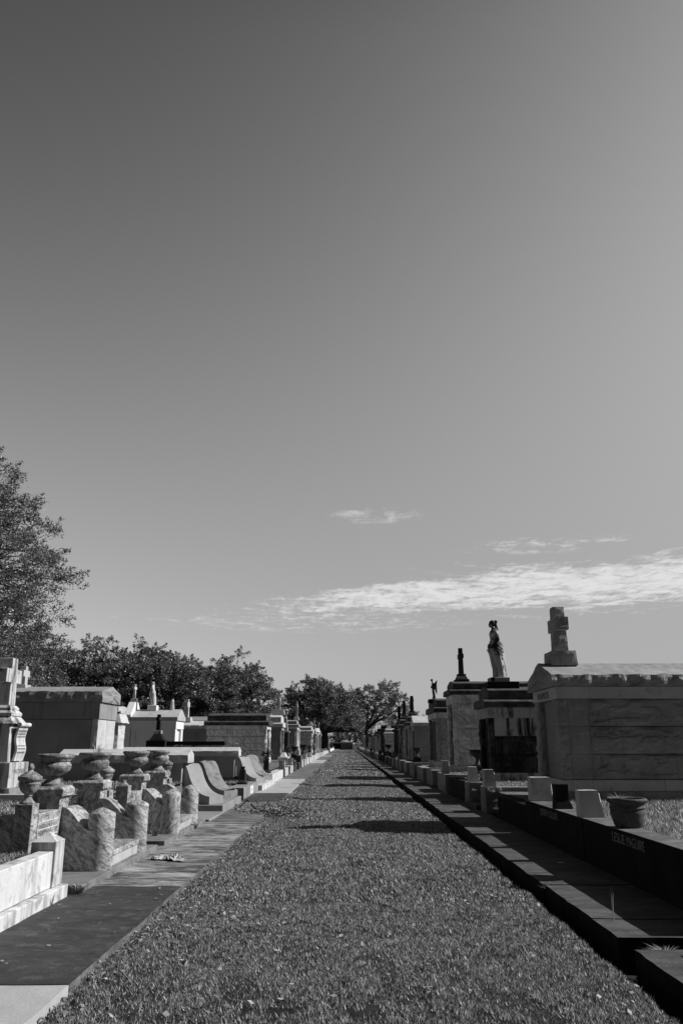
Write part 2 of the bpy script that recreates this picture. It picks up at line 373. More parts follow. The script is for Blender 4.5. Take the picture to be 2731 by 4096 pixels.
fill('plot_ground', 3.4, 14, 19.2, 26.1, .55)
fill('plot_ground', 3.4, 60, 26.2, 260, .52, res=4)
fill('plot_ground', 14.02, 60, -10, 26.15, .5, res=4)
fill('plot_ground', 3.38, 14, -6, 6.45, .56)

# pavements: flagstones laid end to end, one object for each stone
def flag(x0, x1, y0, y1, mat, zt=.12, dz=0, tilt=0):
    m = MB(); nx, ny = 10, max(4, min(60, int((y1-y0)/.12)))
    xs = np.linspace(x0, x1, nx); yy = np.linspace(y0, y1, ny)
    def zf(x, y): return zt + dz + .006*noise.noise((x*2, y*2, 7)) + tilt*(x-x0)
    g = [[(x + ((.012*noise.noise((y*7, 1, x0)) + .022*noise.noise((y*1.7, 3, x0))) if i in (0, nx-1) else 0), y + (.01*noise.noise((x*5, 9, y0)) if j in (0, ny-1) else 0), zf(x, y)) for i, x in enumerate(xs)] for j, y in enumerate(yy)]
    vs = [p for r in g for p in r]; fs = [(j*nx+i, j*nx+i+1, (j+1)*nx+i+1, (j+1)*nx+i) for j in range(ny-1) for i in range(nx-1)]
    m.add(vs, fs)
    rim = [j*nx for j in range(ny)][::-1] + list(range(1, nx)) + [j*nx+nx-1 for j in range(1, ny)] + [(ny-1)*nx+i for i in range(nx-2, 0, -1)]
    o = len(vs); m.v += [(vs[i][0], vs[i][1], -.19) for i in rim]; k = len(rim)
    nt_ = len(m.f); m.f += [(rim[i], o+i, o+(i+1) % k, rim[(i+1) % k]) for i in range(k)]; m.sm += [False]*k
    ob = obj('pavement', m, mat)
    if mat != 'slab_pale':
        ob.data.materials.append(MT('black_coping' if mat == 'slab_soot' else 'slab_side'))  # right slab sides near-black: dark soil plus painted-in shade
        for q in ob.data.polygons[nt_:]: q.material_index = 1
    return kind(ob, 'structure')
LX0, LX1 = -2.82, -1.77
lj = [(1.5, 5.70, 'slab_pale'), (5.72, 9.33, 'slab_dark'), (9.35, 16.70, 'slab_patchy'), (16.76, 22.3, 'slab_mid'), (22.36, 26.05, 'slab_dark'), (26.09, 36.3, 'slab_pale'),
      (36.35, 44, 'slab_mid'), (44.04, 64.2, 'slab_mid'), (64.25, 77, 'slab_pale'), (77.05, 98, 'slab_mid'), (98.1, 104, 'slab_pale'), (104.1, 150, 'slab_mid'), (150.1, 240, 'slab_mid')]
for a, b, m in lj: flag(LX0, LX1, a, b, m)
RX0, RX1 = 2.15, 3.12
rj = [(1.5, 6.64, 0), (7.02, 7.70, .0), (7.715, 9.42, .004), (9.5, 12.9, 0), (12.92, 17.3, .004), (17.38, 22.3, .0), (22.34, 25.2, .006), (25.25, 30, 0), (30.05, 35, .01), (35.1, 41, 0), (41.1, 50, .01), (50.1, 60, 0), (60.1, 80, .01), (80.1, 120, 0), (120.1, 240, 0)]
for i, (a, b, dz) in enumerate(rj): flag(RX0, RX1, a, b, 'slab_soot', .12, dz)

# ------------------------------------------------------------------ left, nearest: white marble coping with its corner post
t = thing('grave_coping', 'white marble coping wall with square pyramid-capped corner post at the near left', 'grave coping', (-2.9, 6, .12))
obj('plinth', MB().box(-3.05, -2.81, 2, 8.78, .05, .235), 'white_marble', t, bevel=.008)
obj('wall_panel', MB().box(-3.04, -2.885, 2, 8.475, .243, .575), 'white_marble', t, bevel=.008)
mb = MB(); mb.box(-3.12, -2.87, 8.49, 8.745, .24, .655); 
p = obj('post', mb, 'white_marble', t, bevel=.006)
obj('cap', MB().pyramid(-3.125, -2.865, 8.485, 8.75, .656, .745), 'white_marble', p)

# ------------------------------------------------------------------ left: two veined marble plots
PLANTER = [(0,0),(.125,0),(.13,.012),(.128,.03),(.105,.04),(.1,.05),(.082,.07),(.072,.095),(.076,.105),(.07,.112),(.1,.125),(.145,.142),(.18,.17),(.196,.2),(.199,.214),(.192,.219),(.199,.224),(.196,.245),(.18,.265),(.172,.275),(.176,.283),(.19,.288),(.19,.298),(.2,.303),(.2,.312),(.212,.318),(.221,.33),(.222,.348),(.212,.363),(.2,.366),(.175,.362),(.165,.34),(.15,.32),(0,.315)]
URN = [(0,0),(.078,0),(.08,.015),(.066,.024),(.05,.04),(.036,.06),(.034,.075),(.044,.08),(.044,.088),(.038,.092),(.06,.108),(.086,.135),(.102,.17),(.108,.2),(.113,.204),(.113,.214),(.106,.217),(.108,.235),(.122,.242),(.127,.25),(.128,.278),(.122,.284),(.108,.288),(.098,.3),(.08,.312),(.074,.314),(.07,.32),(.045,.33),(.03,.338),(.024,.35),(.034,.362),(.036,.38),(.028,.4),(.014,.416),(0,.42)]
def planter(loc, label, weeds=False, wobble=.015, sc=1.0, group='marble bowl planters on the pedestals'):
    t = thing('bowl_planter', label, 'planter', loc, group)
    obj('bowl', MB().lathe(PLANTER, loc[0], loc[1], loc[2], 40, wob=wobble, sc=sc), 'planter_marble', t, sharp=50)
    return t
def urn(loc, label, sc=1.0, group='lidded marble urns'):
    t = thing('lidded_urn', label, 'urn', loc, group)
    obj('vessel', MB().lathe(URN[:24], loc[0], loc[1], loc[2], 32, sc=sc), 'planter_marble', t, sharp=50)
    obj('lid', MB().lathe([(0, .281)] + [(r*.97, z) for r, z in URN[23:]], loc[0], loc[1], loc[2], 32, sc=sc), 'planter_marble', t, sharp=50)
    return t
def pedestal(mb, x0, x1, y0, y1, z0, z1): mb.box(x0, x1, y0, y1, z0, z1)
def cap_mesh(x0, x1, y0, y1, z0, z1, ch=.03):
    mb = MB(); mb.box(x0, x1, y0, y1, z0, z1 - ch); mb.frustum((x0, x1, y0, y1, z1 - ch + .0005), (x0+ch, x1-ch, y0+ch, y1-ch, z1)); return mb
def wing(cy, t, mat, ptop, flip):
    """side wall of an entry: S-curved top sweeping down to a round post with a conical top"""
    x0, xp, r = -3.36, -2.88, .155
    mb = MB(); prof = []
    N = 18
    for i in range(N+1):
        u = i/N; x = x0 + (xp - x0)*u
        s = u*u*(3-2*u)
        w_ = max(0, min(1, (u-.1)/.8)); z = .875 - .25*w_*w_*(3-2*w_)
        prof.append((x, z))
    ys_ = np.linspace(cy - r, cy + r, 2)
    poly = [(x0, .19)] + [(xp, .19)] + prof[::-1]
    mb.prism_y(poly[::1], cy - r, cy + r)
    ph = R(-3 if flip else 14)
    mb.lathe([(0,.19),(r,.19),(r,.5),(r,ptop-.075),(r-.006,ptop-.066),(.07,ptop-.028),(.012,ptop-.004),(0,ptop)], xp, cy, 0, 40)
    c_, s_ = math.cos(ph), math.sin(ph)
    mb.v = [(xp + (x-xp)*c_ + (y-cy)*s_, cy - (x-xp)*s_ + (y-cy)*c_, z) for x, y, z in mb.v]
    return obj('entry_wing', mb, mat, t, bevel=0)
def plot(y0, y1, ya, yb, name_rows, urn1, stump, lbl, mats):
    t = thing('grave_plot', lbl, 'grave plot', (-3.3, (y0+y1)/2, .12), 'veined marble burial plots on the left')
    obj('base_slab', MB().box(-3.5, -2.725, y0-.07, y1+.02, .0, .19), 'base_marble', t, bevel=.01)
    xf = -3.35
    # near corner pilaster, side wall running back, name block
    obj('corner_pilaster', MB().box(xf-.19, xf, y0, y0+.19, .19, .97), mats[0], t, bevel=.005)
    if urn1: 
        sw = MB(); sw.box(-3.95, xf-.195, y0+.015, y0+.15, .5, .86); sw.box(-8.5, -3.955, y0+.015, y0+.15, .5, .862)
        obj('side_wall', sw, mats[0], t, bevel=.006)
    nb = obj('name_block', MB().box(xf-.24, xf+.005, y0+.195, ya-.165, .19, .86), mats[0], t, bevel=.006)
    if name_rows:
        x = xf + .006
        for k, (row, zz) in enumerate(((name_rows[0], .695), (name_rows[1], .625))):
            text('lettering', row, 'letter', nb, (x, y0+.225, zz), ROT_PX, .075, .003, .40)
        ln = MB()
        for zz in (.765, .687, .612): ln.box(xf+.003, xf+.009, y0+.21, ya-.18, zz, zz+.006)
        obj('border_line', ln, 'pale_line', nb)
    # pedestals
    for yy in (ya, yb):
        p = obj('pedestal', MB().box(xf-.32, xf, yy-.16, yy+.16, .19, 1.0), mats[1], t, bevel=.006)
        obj('cap', cap_mesh(xf-.37, xf+.045, yy-.21, yy+.21, 1.003, 1.11), mats[0], p, bevel=.004)
    wing(ya-.02, t, mats[0], .875, False); wing(yb+.02, t, mats[2], .865, True)
    # steps between the wings
    st = MB(); st.box(-3.2, -2.80, ya+.14, yb-.14, .19, .30); obj('step', st, 'weathered_marble', t, bevel=.004)
    st = MB(); st.box(-3.2, -2.785, ya+.138, yb-.138, .304, .365); obj('tread', st, mats[1], t, bevel=.006)
    st = MB(); st.box(-3.6, -3.21, ya+.165, yb-.165, .19, .52); obj('step', st, mats[1], t, bevel=.004)
    st = MB(); st.box(-3.6, -3.19, ya+.163, yb-.163, .524, .575); obj('tread', st, mats[1], t, bevel=.006)
    st = MB(); st.box(-4.0, -3.62, ya+.2, yb-.1, .5, .80); obj('threshold', st, mats[1], t, bevel=.006)
    # far return: small pier, low wall
    p = obj('pier', MB().box(xf-.24, xf-.03, y1-.36, y1-.15, .19, .95), mats[1], t, bevel=.005)
    obj('pier_foot', MB().box(xf-.25, xf+.0, yb+.19, y1, .19, .80), mats[1], t, bevel=.005)
    return t
plot(9.05, 12.4, 10.05, 11.66, ('USDAMU', 'MEIST·WEZ'), True, False, 'veined marble burial plot with lettered name block, nearest pair of curved wings', ('veined_marble', 'veined_marble_steep', 'veined_marble'))
plot(12.95, 16.45, 13.95, 15.58, None, False, True, 'veined marble burial plot with broken urn stump, beyond the lettered plot', ('veined_marble_steep', 'veined_marble_steep', 'veined_marble'))
urn((-3.445, 9.145, .97), 'lidded marble urn on the pilaster nearest the camera, in front of the dark side wall')
urn((-3.485, 12.14, .95), 'lidded marble urn with slender acorn lid, between second and third bowl planters')
urn((-3.485, 16.19, .95), 'farthest lidded marble urn, partly hidden behind the fourth bowl planter')
planter((-3.51, 10.05, 1.11), 'mouldy marble bowl planter on the nearest capped pedestal')
planter((-3.51, 11.66, 1.11), 'mouldy marble bowl planter with dry grass sprouting from it', wobble=.02)
planter((-3.51, 13.95, 1.11), 'dark mouldy bowl planter in front of the grey upright headstone')
planter((-3.51, 15.58, 1.11), 'dark bowl planter overlapping the farthest lidded urn')
mb = MB().lathe([(0,0),(.075,0),(.076,.014),(.06,.024),(.05,.03),(.036,.05),(.034,.072),(.03,.08),(0,.082)], -3.445, 13.045, .97, 24)
tag(obj('broken_urn_foot', mb, 'planter_marble', loc=(-3.445, 13.045, .97)), 'stub of a broken urn left on its pilaster beside the third bowl planter', 'urn')
o = obj('headstone', MB().box(-3.86, -3.61, 15.5, 15.72, .75, 1.2), 'grey_granite', loc=(-3.7, 15.6, .75), bevel=.006); tag(o, 'plain grey upright headstone slab standing behind the third bowl planter', 'headstone')
tag(obj('border_stone', MB().box(-8.5, -3.9, 12.42, 12.56, .7, .875), 'light_granite', loc=(-5, 12.5, .7), bevel=.01), 'long low border stone across the grass behind the first lidded urn', 'border stone')
def tuft(name, label, cat, base, h, nb, spread, mat='straw', w=.006, group=None, lean=(0,0)):
    mb = MB()
    for i in range(nb):
        a = random.random()*6.28; r = random.random()*spread*.25; hh = h*random.uniform(.5, 1)
        p0 = Vector(base) + Vector((math.cos(a)*r, math.sin(a)*r, 0)); dv = Vector((math.cos(a)*spread + lean[0], math.sin(a)*spread + lean[1], 0))*random.uniform(.3, 1)
        p1 = p0 + dv*.4 + Vector((0,0,hh*.65)); p2 = p0 + dv*1.1 + Vector((0,0,hh*random.uniform(.75, 1.05)))
        sd = Vector((-math.sin(a), math.cos(a), 0))*w*.5 if i % 2 else Vector((w*.5, 0, 0))
        mb.add([p0-sd, p0+sd, p1+sd*.8, p1-sd*.8, p2], [(0,1,2,3), (3,2,4)])
    return tag(obj(name, mb, mat, loc=base), label, cat, group)
tuft('dry_grass', 'dry grass stalks growing out of the second bowl planter', 'grass tuft', (-3.48, 11.66, 1.44), .2, 22, .14)
tuft('weed', 'spiky weed growing between the two nearest pedestals', 'weed', (-3.55, 10.75, .78), .26, 60, .16, 'grass_blade', .02)
tuft('weed', 'dry weed leaves caught at the foot of the third curved wing', 'weed', (-3.02, 13.55, .19), .1, 26, .12, 'litter', .03)
tuft('weed', 'straggly weed growing at the foot of the fourth curved wing', 'weed', (-2.72, 15.3, .12), .16, 30, .14, 'litter', .014)

# ------------------------------------------------------------------ left: tall cross monument and the gabled granite tomb behind it
def cross_mesh(cx, cy, z0, z1, w0, w1, arm, armz, armh, d0, d1, rough=0, seed=0):
    """Latin cross whose arms run along y; shaft tapers from (d0 x w0) to (d1 x w1)"""
    mb = MB()
    if rough:
        mb.rough(cx-d0/2, cx+d0/2, cy-w0/2, cy+w0/2, z0, z1, rough*.6, rough, .05, 9, tap=((d0-d1)/2, (d0-d1)/2, (w0-w1)/2, (w0-w1)/2), seed=seed)
        mb.rough(cx-d1*.53, cx+d1*.53, cy-arm, cy+arm, armz-armh/2, armz+armh/2, rough*.6, rough, .05, 9, seed=seed+2)
    else:
        f = (armz - z0)/(z1 - z0); wm = w0 + (w1-w0)*f; dm = d0 + (d1-d0)*f
        mb.frustum((cx-d0/2, cx+d0/2, cy-w0/2, cy+w0/2, z0), (cx-d1/2, cx+d1/2, cy-w1/2, cy+w1/2, z1))
        e = dm/2 + .002
        mb.box(cx-e, cx+e, cy-arm, cy+arm, armz-armh/2, armz+armh/2)
    return mb
cy = 13.32
t = thing('cross_monument', 'tall pale marble cross on a pedestal with carved parchment scroll, far left edge', 'monument', (-5.6, cy, .78))
obj('foundation', MB().rough(-6.05, -5.17, cy-.42, cy+.42, .7, .93, .02, .015, .06, 8), 'rough_granite', t)
p = obj('pedestal', MB().box(-6.0, -5.21, cy-.38, cy+.38, .93, 1.31), 'monument_marble', t, bevel=.008)
text('lettering', 'MOTHER', 'letter_grey', p, (-5.208, cy-.2, 1.14), ROT_PX, .1, .002, .44)
d = MB(); d.frustum((-5.86, -5.3, cy-.28, cy+.28, 1.312), (-5.82, -5.33, cy-.25, cy+.25, 1.9)); 
d.frustum((-5.9, -5.26, cy-.31, cy+.31, 1.9), (-5.78, -5.36, cy-.2, cy+.2, 2.02)); obj('die', d, 'monument_marble', t, bevel=.006)
m = MB(); m.box(-5.8, -5.34, cy-.22, cy+.22, 2.022, 2.07); m.frustum((-5.8, -5.34, cy-.22, cy+.22, 2.07), (-5.75, -5.39, cy-.165, cy+.165, 2.12)); m.box(-5.76, -5.38, cy-.175, cy+.175, 2.121, 2.15); m.frustum((-5.76, -5.38, cy-.175, cy+.175, 2.15),(-5.72,-5.42,cy-.14,cy+.14,2.19))
obj('moulding', m, 'monument_marble', t, bevel=.004)
# scroll of parchment hanging on the front
sc = MB(); prof = []
for i in range(25):
    u = i/24; z = 1.86 - .53*u; prof.append((-5.225 + .016*math.cos(u*9.2), z))
for i in range(24):
    (xa, za), (xb, zb) = prof[i], prof[i+1]
    vs = [(xa, cy-.17, za), (xa, cy+.2, za), (xb, cy+.2, zb), (xb, cy-.17, zb), (xa-.035, cy-.17, za), (xa-.035, cy+.2, za), (xb-.035, cy+.2, zb), (xb-.035, cy-.17, zb)]
    sc.add(vs, [(0,3,2,1), (0,4,7,3), (1,2,6,5), (4,5,6,7)], True)
rp = []
for i in range(9): a = i*math.pi/4
sc.tube([(-5.2, cy-.19, 1.885), (-5.2, cy+.22, 1.885)], [.035, .035], 14)
p = obj('parchment', sc, 'white_marble', t)
for zz, hh in ((1.79, .03), (1.745, .022), (1.70, .02), (1.56, .02), (1.515, .022), (1.46, .028)):
    i = (1.86-zz)/.53; x = -5.225 + .016*math.cos(i*9.2) + .0025
    k = -.14; ln = MB()
    while k < .16:
        w = random.uniform(.015, .04); ln.box(x-.004, x+.002, cy+k, cy+k+w*.8, zz-hh*.4, zz+hh*.4); k += w
    obj('inscription', ln, 'letter_grey', p)
obj('cross', cross_mesh(-5.57, cy, 2.192, 2.95, .25, .21, .31, 2.66, .22, .27, .23), 'monument_marble', t, bevel=.008)

def gable_poly(y0, y1, ze, zf_, zr): return [(y0, ze), (y1, ze), (y1, zf_), ((y0+y1)/2, zr), (y0, zf_)]
def rock_gable(mb, x0, x1, y0, y1, ze, zf_, zr, amp=.02, res=.08, seed=0):
    """gabled roof stone with broken edges"""
    nx = max(3, int((x1-x0)/res)); prof = []
    P_ = gable_poly(y0, y1, ze, zf_, zr)
    k = len(P_)
    for i in range(k):
        a, b = P_[i], P_[(i+1) % k]; L_ = math.hypot(b[0]-a[0], b[1]-a[1]); q = max(2, int(L_/res))
        for j in range(q): prof.append((a[0] + (b[0]-a[0])*j/q, a[1] + (b[1]-a[1])*j/q, i, j/q))
    k = len(prof); vs = []
    for i in range(nx+1):
        x = x0 + (x1-x0)*i/nx
        for y, z, e, u in prof:
            p = Vector((x, y, z)); nv = noise.noise_vector((p + Vector((seed,)*3))*6)
            am = amp*(1.0 if e in (1, 4) else .25)
            f = noise.fractal((p+Vector((seed*2,)*3))*4, .8, 2, 4)
            if e == 4: p.y -= amp*1.2*(f+.3)*math.sin(u*3.14)
            if e == 1: p.y += amp*1.2*(f+.3)*math.sin(u*3.14)
            vs.append(p + nv*am)
    fs = [(i*k+a, i*k+(a+1) % k, (i+1)*k+(a+1) % k, (i+1)*k+a) for i in range(nx) for a in range(k)]
    fs = [f[::-1] for f in fs]
    mb.add(vs, fs)
    cyy = (y0+y1)/2
    for xx, row, sgn in ((x0, 0, -1), (x1, nx, 1)):
        rim = [Vector(vs[row*k+a]) for a in range(k)]; c = Vector((xx + sgn*amp, cyy, (zf_+ze)/2 + (zr-zf_)*.3)); rings = [rim]
        for s_ in (.66, .33):
            rr = []
            for p in rim:
                q = c + (p-c)*s_; q.x = xx + sgn*amp*(.8 + 1.2*noise.fractal(q*5, .8, 2, 4)); rr.append(q)
            rings.append(rr)
        base = []; ff = []
        for rr in rings: base += rr
        base.append(c); 
        for r_ in range(2):
            for a in range(k): ff.append((r_*k+a, r_*k+(a+1) % k, (r_+1)*k+(a+1) % k, (r_+1)*k+a))
        for a in range(k): ff.append((2*k+a, 2*k+(a+1) % k, 3*k))
        mb.add(base, ff if sgn > 0 else [f[::-1] for f in ff])
    return mb

def stone_cross(loc, h, w, arm, label, mat='weathered_marble', base=(.4, .5, .25), rough=0, armf=.72, group=None, seed=0, stepped=False):
    t = thing('stone_cross', label, 'cross', loc, group); x, y, z = loc
    if rough: obj('base_block', MB().rough(x-base[0]/2, x+base[0]/2, y-base[1]/2, y+base[1]/2, z, z+base[2], rough*.5, rough*.9, .05, 8, seed=seed, tap=(.01,.02,.01,.01)), mat, t)
    elif stepped:
        b = MB(); bx, by, bh = base
        b.box(x-bx/2, x+bx/2, y-by/2, y+by/2, z, z+bh*.35); b.frustum((x-bx*.42, x+bx*.42, y-by*.42, y+by*.42, z+bh*.351), (x-bx*.28, x+bx*.28, y-by*.3, y+by*.3, z+bh*.85)); b.box(x-bx*.3, x+bx*.3, y-by*.32, y+by*.32, z+bh*.851, z+bh)
        obj('base_block', b, mat, t, bevel=.01)
    else: obj('base_block', MB().frustum((x-base[0]/2, x+base[0]/2, y-base[1]/2, y+base[1]/2, z), (x-base[0]*.42, x+base[0]*.42, y-base[1]*.42, y+base[1]*.42, z+base[2])), mat, t, bevel=.008)
    z0 = z + base[2] + .003
    obj('cross', cross_mesh(x, y, z0, z+h, w*1.15, w*.95, arm, z0 + (z+h-z0)*armf, w*1.05, w*1.15, w*.95, rough, seed), mat, t, bevel=0 if rough else .008)
    return t

def wall_courses(mb, x0, x1, y0, y1, z0, heights, rough, res, seed, split=None):
    """courses of quarry-faced blocks, with joints"""
    z = z0; k = 0
    for h in heights:
        xs = [x0, x1] if not split else [x0] + sorted(x0 + (x1-x0)*((f + .13*(k % 2)) % 1) for f in split) + [x1]
        for a, b in zip(xs[:-1], xs[1:]):
            g_ = max(.004, res*.09)
            if rough: mb.rough(a+g_*.8, b-g_*.8, y0, y1, z+g_, z+h-g_, .004, rough, res, 5, sides='xXyY', seed=seed+k*2.7, margin=.07)
            else: mb.box(a+.002, b-.002, y0, y1, z+.002, z+h-.002)
            k += 1
        z += h
    return mb
def tomb(label, s, xf, y0, y1, depth, zg, zt, mats, courses=4, rough=.02, res=.1, roof='tier', roof_h=.8, frieze=.22, over=.1, pil=.28, split=(.33, .66), group=None, name='tomb', seed=0, upper=None, eave=None, pmat=None, roofmat=None, tablet='dark_marble', col=False):
    """house-like tomb; s=+1 stands right of the aisle (front looks -x), s=-1 left of it"""
    xa, xb = (xf, xf+depth) if s > 0 else (xf-depth, xf)
    W, T, F = mats; rm = roofmat or T
    t = thing(name, label, 'tomb', ((xa+xb)/2, (y0+y1)/2, zg), group)
    pl = .3
    obj('plinth', MB().box(xa-.05, xb+.05, y0-.06, y1+.06, zg-.1, zg+pl), F, t, bevel=.012)
    zf_ = zt - frieze
    hs = [(zf_-zg-pl-.004)/courses]*courses
    rec = .16
    wa, wb = (xa+rec, xb) if s > 0 else (xa, xb-rec)
    if upper:
        mb = MB(); wall_courses(mb, wa-.005, wb, y0-.01, y1+.01, zg+pl+.002+sum(hs[:-1]), hs[-1:], 0, res, seed, (.12, .3, .62)); obj('upper_wall', mb, upper, t); hs = hs[:-1]
    mb = MB(); wall_courses(mb, wa, wb, y0, y1, zg+pl+.002, hs, rough, res, seed, split); obj('wall', mb, W, t)
    # pilasters either side of the front and the closure tablet between them
    fx0, fx1 = (xa, xa+rec-.004) if s > 0 else (xb-rec+.004, xb)
    for yy in (y0, y1-pil):
        if col:
            r = .13; xc = (fx0+fx1)/2 - s*.05; yc = yy + pil/2
            obj('column', MB().lathe([(0,zg+pl+.004),(.2,zg+pl+.004),(.2,zg+pl+.12),(r+.03,zg+pl+.18),(r,zg+pl+.24),(r*.9,zf_-.3),(r*.95,zf_-.25),(.2,zf_-.1),(.2,zf_-.006),(0,zf_-.006)], xc, yc, 0, 20), F, t)
        else:
            mb = MB()
            if rough: mb.rough(fx0, fx1, yy, yy+pil, zg+pl+.004, zf_-.004, .012, rough*1.2, .1, 6, seed=seed+9)
            else: mb.box(fx0, fx1, yy, yy+pil, zg+pl+.004, zf_-.004)
            obj('pilaster', mb, pmat or W, t, bevel=0 if rough else .01)
    tx = (xa+rec-.05, xa+rec-.003) if s > 0 else (xb-rec+.003, xb-rec+.05)
    obj('tablet', MB().box(tx[0], tx[1], y0+pil+.08, y1-pil-.08, zg+pl+.02, zf_-.1), tablet, t, bevel=.008)
    if frieze:
        mb = MB(); e = .03
        xs = np.linspace(xa-e, xb+e, 4)
        for a, b in zip(xs[:-1], xs[1:]): mb.box(a+.002, b-.002, y0-e, y1+e, zf_, zt-.004)
        obj('frieze', mb, F, t, bevel=.006)
    o = over
    if roof == 'tier':
        h = roof_h
        mb = MB(); mb.prism_x([(y0-o, zt), (y1+o, zt), (y1+o, zt+h*.26), (y1-.06, zt+h*.38), (y0+.06, zt+h*.38), (y0-o, zt+h*.26)], xa-o, xb+o)
        obj('cornice', mb, rm, t, bevel=.015)
        mb = MB(); q = o*.2; mb.prism_x([(y0+q, zt+h*.383), (y1-q, zt+h*.383), (y1-q, zt+h*.78), ((y0+y1)/2+.2, zt+h), ((y0+y1)/2-.2, zt+h), (y0+q, zt+h*.78)], xa+q, xb-q)
        obj('roof', mb, rm, t, bevel=.015)
    elif roof == 'rock':
        obj('roof', rock_gable(MB(), xa-o, xb+o, y0-o, y1+o, zt, zt+(eave or roof_h*.42), zt+roof_h, .03, .09, seed), rm, t)
    else:
        obj('roof', MB().prism_x(gable_poly(y0-o, y1+o, zt, zt+roof_h*.3, zt+roof_h), xa-o, xb+o), rm, t, bevel=.012)
    return t
t4 = tomb('large gabled grey granite tomb behind the bowl planters on the left', -1, -6.35, 21.1, 22.65, 6.5, .55, 2.62, ('side_granite', 'side_granite', 'side_granite'), courses=1, rough=.006, res=.12, roof='rock', roof_h=.44, eave=.27, frieze=.42, over=.08, pil=.77, split=None, tablet='grey_granite', pmat='light_granite')
stone_cross((-8.7, 21.87, 2.98), .62, .16, .22, 'weathered stone cross on the roof of the gabled granite tomb', 'weathered_marble', (.36, .46, .13), armf=.6)
mb = MB().rough(-6.75, -6.4, 23.2, 23.9, .5, 2.15, .02, .02, .08, 6); mb.rough(-6.85, -6.3, 23.1, 24.0, 2.154, 2.4, .02, .02, .08, 6, tap=(.1,.1,.1,.1))
tag(obj('stone_pier', mb, 'light_granite', loc=(-6.55, 23.5, .5)), 'rough light stone pier just beyond the gabled granite tomb', 'stone pier')

# ------------------------------------------------------------------ left: granite plot with gabled side walls and scroll buttresses
def scroll(cy, w, label, roughface):
    t = thing('scroll_buttress', label, 'buttress', (-3.2, cy, .29), 'granite scroll buttresses on the left')
    zt = [(0,0),(.06,.01),(.1,.03),(.15,.09),(.19,.16),(.24,.27),(.28,.38),(.33,.5),(.39,.61),(.46,.71),(.54,.8),(.62,.865),(.72,.92),(.84,.965),(1,.995)]
    x0, x1 = -3.72, -2.92
    mb = MB(); nw = 8 if roughface else 2; n_ = len(zt)
    def P_(u, p, v):
        q = Vector((x0 + (x1-x0)*u, cy - w/2 + w*v, 1.15 - .70*p))
        if roughface:
            k = math.sin(v*3.14159)**.5; f = noise.fractal(Vector((q.x*9, q.y*5, q.z*9)), .8, 2.1, 4); q.z += k*(.02 + .035*f); q.x += k*(.015 + .03*f)
        return q
    U = []
    for (a, b) in zip(zt[:-1], zt[1:]):
        for k in range(3): U.append((a[0] + (b[0]-a[0])*k/3, a[1] + (b[1]-a[1])*k/3))
    U.append(zt[-1]); n_ = len(U)
    vs = [P_(u, p, j/nw) for u, p in U for j in range(nw+1)]
    fs = [(i*(nw+1)+j, (i+1)*(nw+1)+j, (i+1)*(nw+1)+j+1, i*(nw+1)+j+1) for i in range(n_-1) for j in range(nw)]
    mb.add(vs, fs, True)
    for v, fl in ((0, False), (1, True)):
        top = [Vector((x0 + (x1-x0)*u, cy - w/2 + w*v, 1.15 - .70*p)) for u, p in U]; bot = [Vector((q.x, q.y, .29)) for q in top]
        vs = top + bot; ff = [(i, i+n_, i+1+n_, i+1) for i in range(n_-1)]
        mb.add(vs, [f[::-1] for f in ff] if fl else ff)
    mb.add([(x1, cy-w/2, .29), (x1, cy+w/2, .29), (x1, cy+w/2, .453), (x1, cy-w/2, .453)], [(0,1,2,3)])
    mb.add([(x0, cy-w/2, .29), (x0, cy+w/2, .29), (x0, cy+w/2, 1.15), (x0, cy-w/2, 1.15)], [(3,2,1,0)])
    c_, s_ = math.cos(R(26)), math.sin(R(26))
    mb.v = [(x1 + (x-x1)*c_ + (y-cy)*s_, cy - (x-x1)*s_ + (y-cy)*c_, z) for x, y, z in mb.v]
    obj('scroll', mb, 'rough_granite' if roughface else 'scroll_granite', t, sharp=40)
    return t
scroll(19.05, .55, 'smooth granite scroll buttress nearest the camera, beside the marble plots', False)
scroll(21.4, .6, 'rock-faced granite scroll buttress just beyond the nearest smooth one', True)
scroll(28.8, .6, 'farther smooth granite scroll buttress behind the small dark post', False)
scroll(31.4, .65, 'farthest rock-faced granite scroll buttress before the white coping block', True)
def capwall(x0, x1, yc, label, hip):
    t = thing('coping_wall', label, 'wall', ((x0+x1)/2, yc, .3), 'gabled granite side walls of the left plot')
    obj('wall', MB().box(x0+.1, x1-.16, yc-.2, yc+.2, .1, 1.168), 'side_granite', t, bevel=.008)
    mb = rock_gable(MB(), x0, x1, yc-.36, yc+.36, 1.17, 1.345, 1.47, .014, .07, yc)
    obj('cap', mb, 'light_granite', t)
    return t
capwall(-6.5, -3.56, 19.15, 'long granite wall with gabled cap, running back behind the bowl planters', True)
capwall(-9.5, -3.68, 28.9, 'long granite wall with gabled cap, the farther one behind the grass plot', False)
t = thing('plinth_course', 'stepped granite base under the nearer pair of scroll buttresses', 'plinth', (-3.2, 20, .1))
obj('step', MB().box(-3.7, -2.72, 18.7, 21.95, .0, .285), 'grey_granite', t, bevel=.012); obj('lower_step', MB().box(-3.7, -2.69, 16.75, 18.69, .0, .16), 'grey_granite', t, bevel=.012)
t = thing('plinth_course', 'stepped granite base under the farther pair of scroll buttresses', 'plinth', (-3.2, 30, .1))
obj('step', MB().box(-3.7, -2.72, 27.4, 32.0, .0, .285), 'white_marble', t, bevel=.012)
t = thing('grave_coping', 'low dark granite coping with a small white notice, between the scroll buttresses', 'grave coping', (-2.9, 25.3, .12))
obj('front_wall', MB().box(-3.3, -2.84, 23.45, 27.25, .0, .41), 'grey_granite', t, bevel=.01)
n_ = obj('notice', MB().box(-2.84, -2.833, 25.0, 25.75, .16, .37), 'pale_line', t)
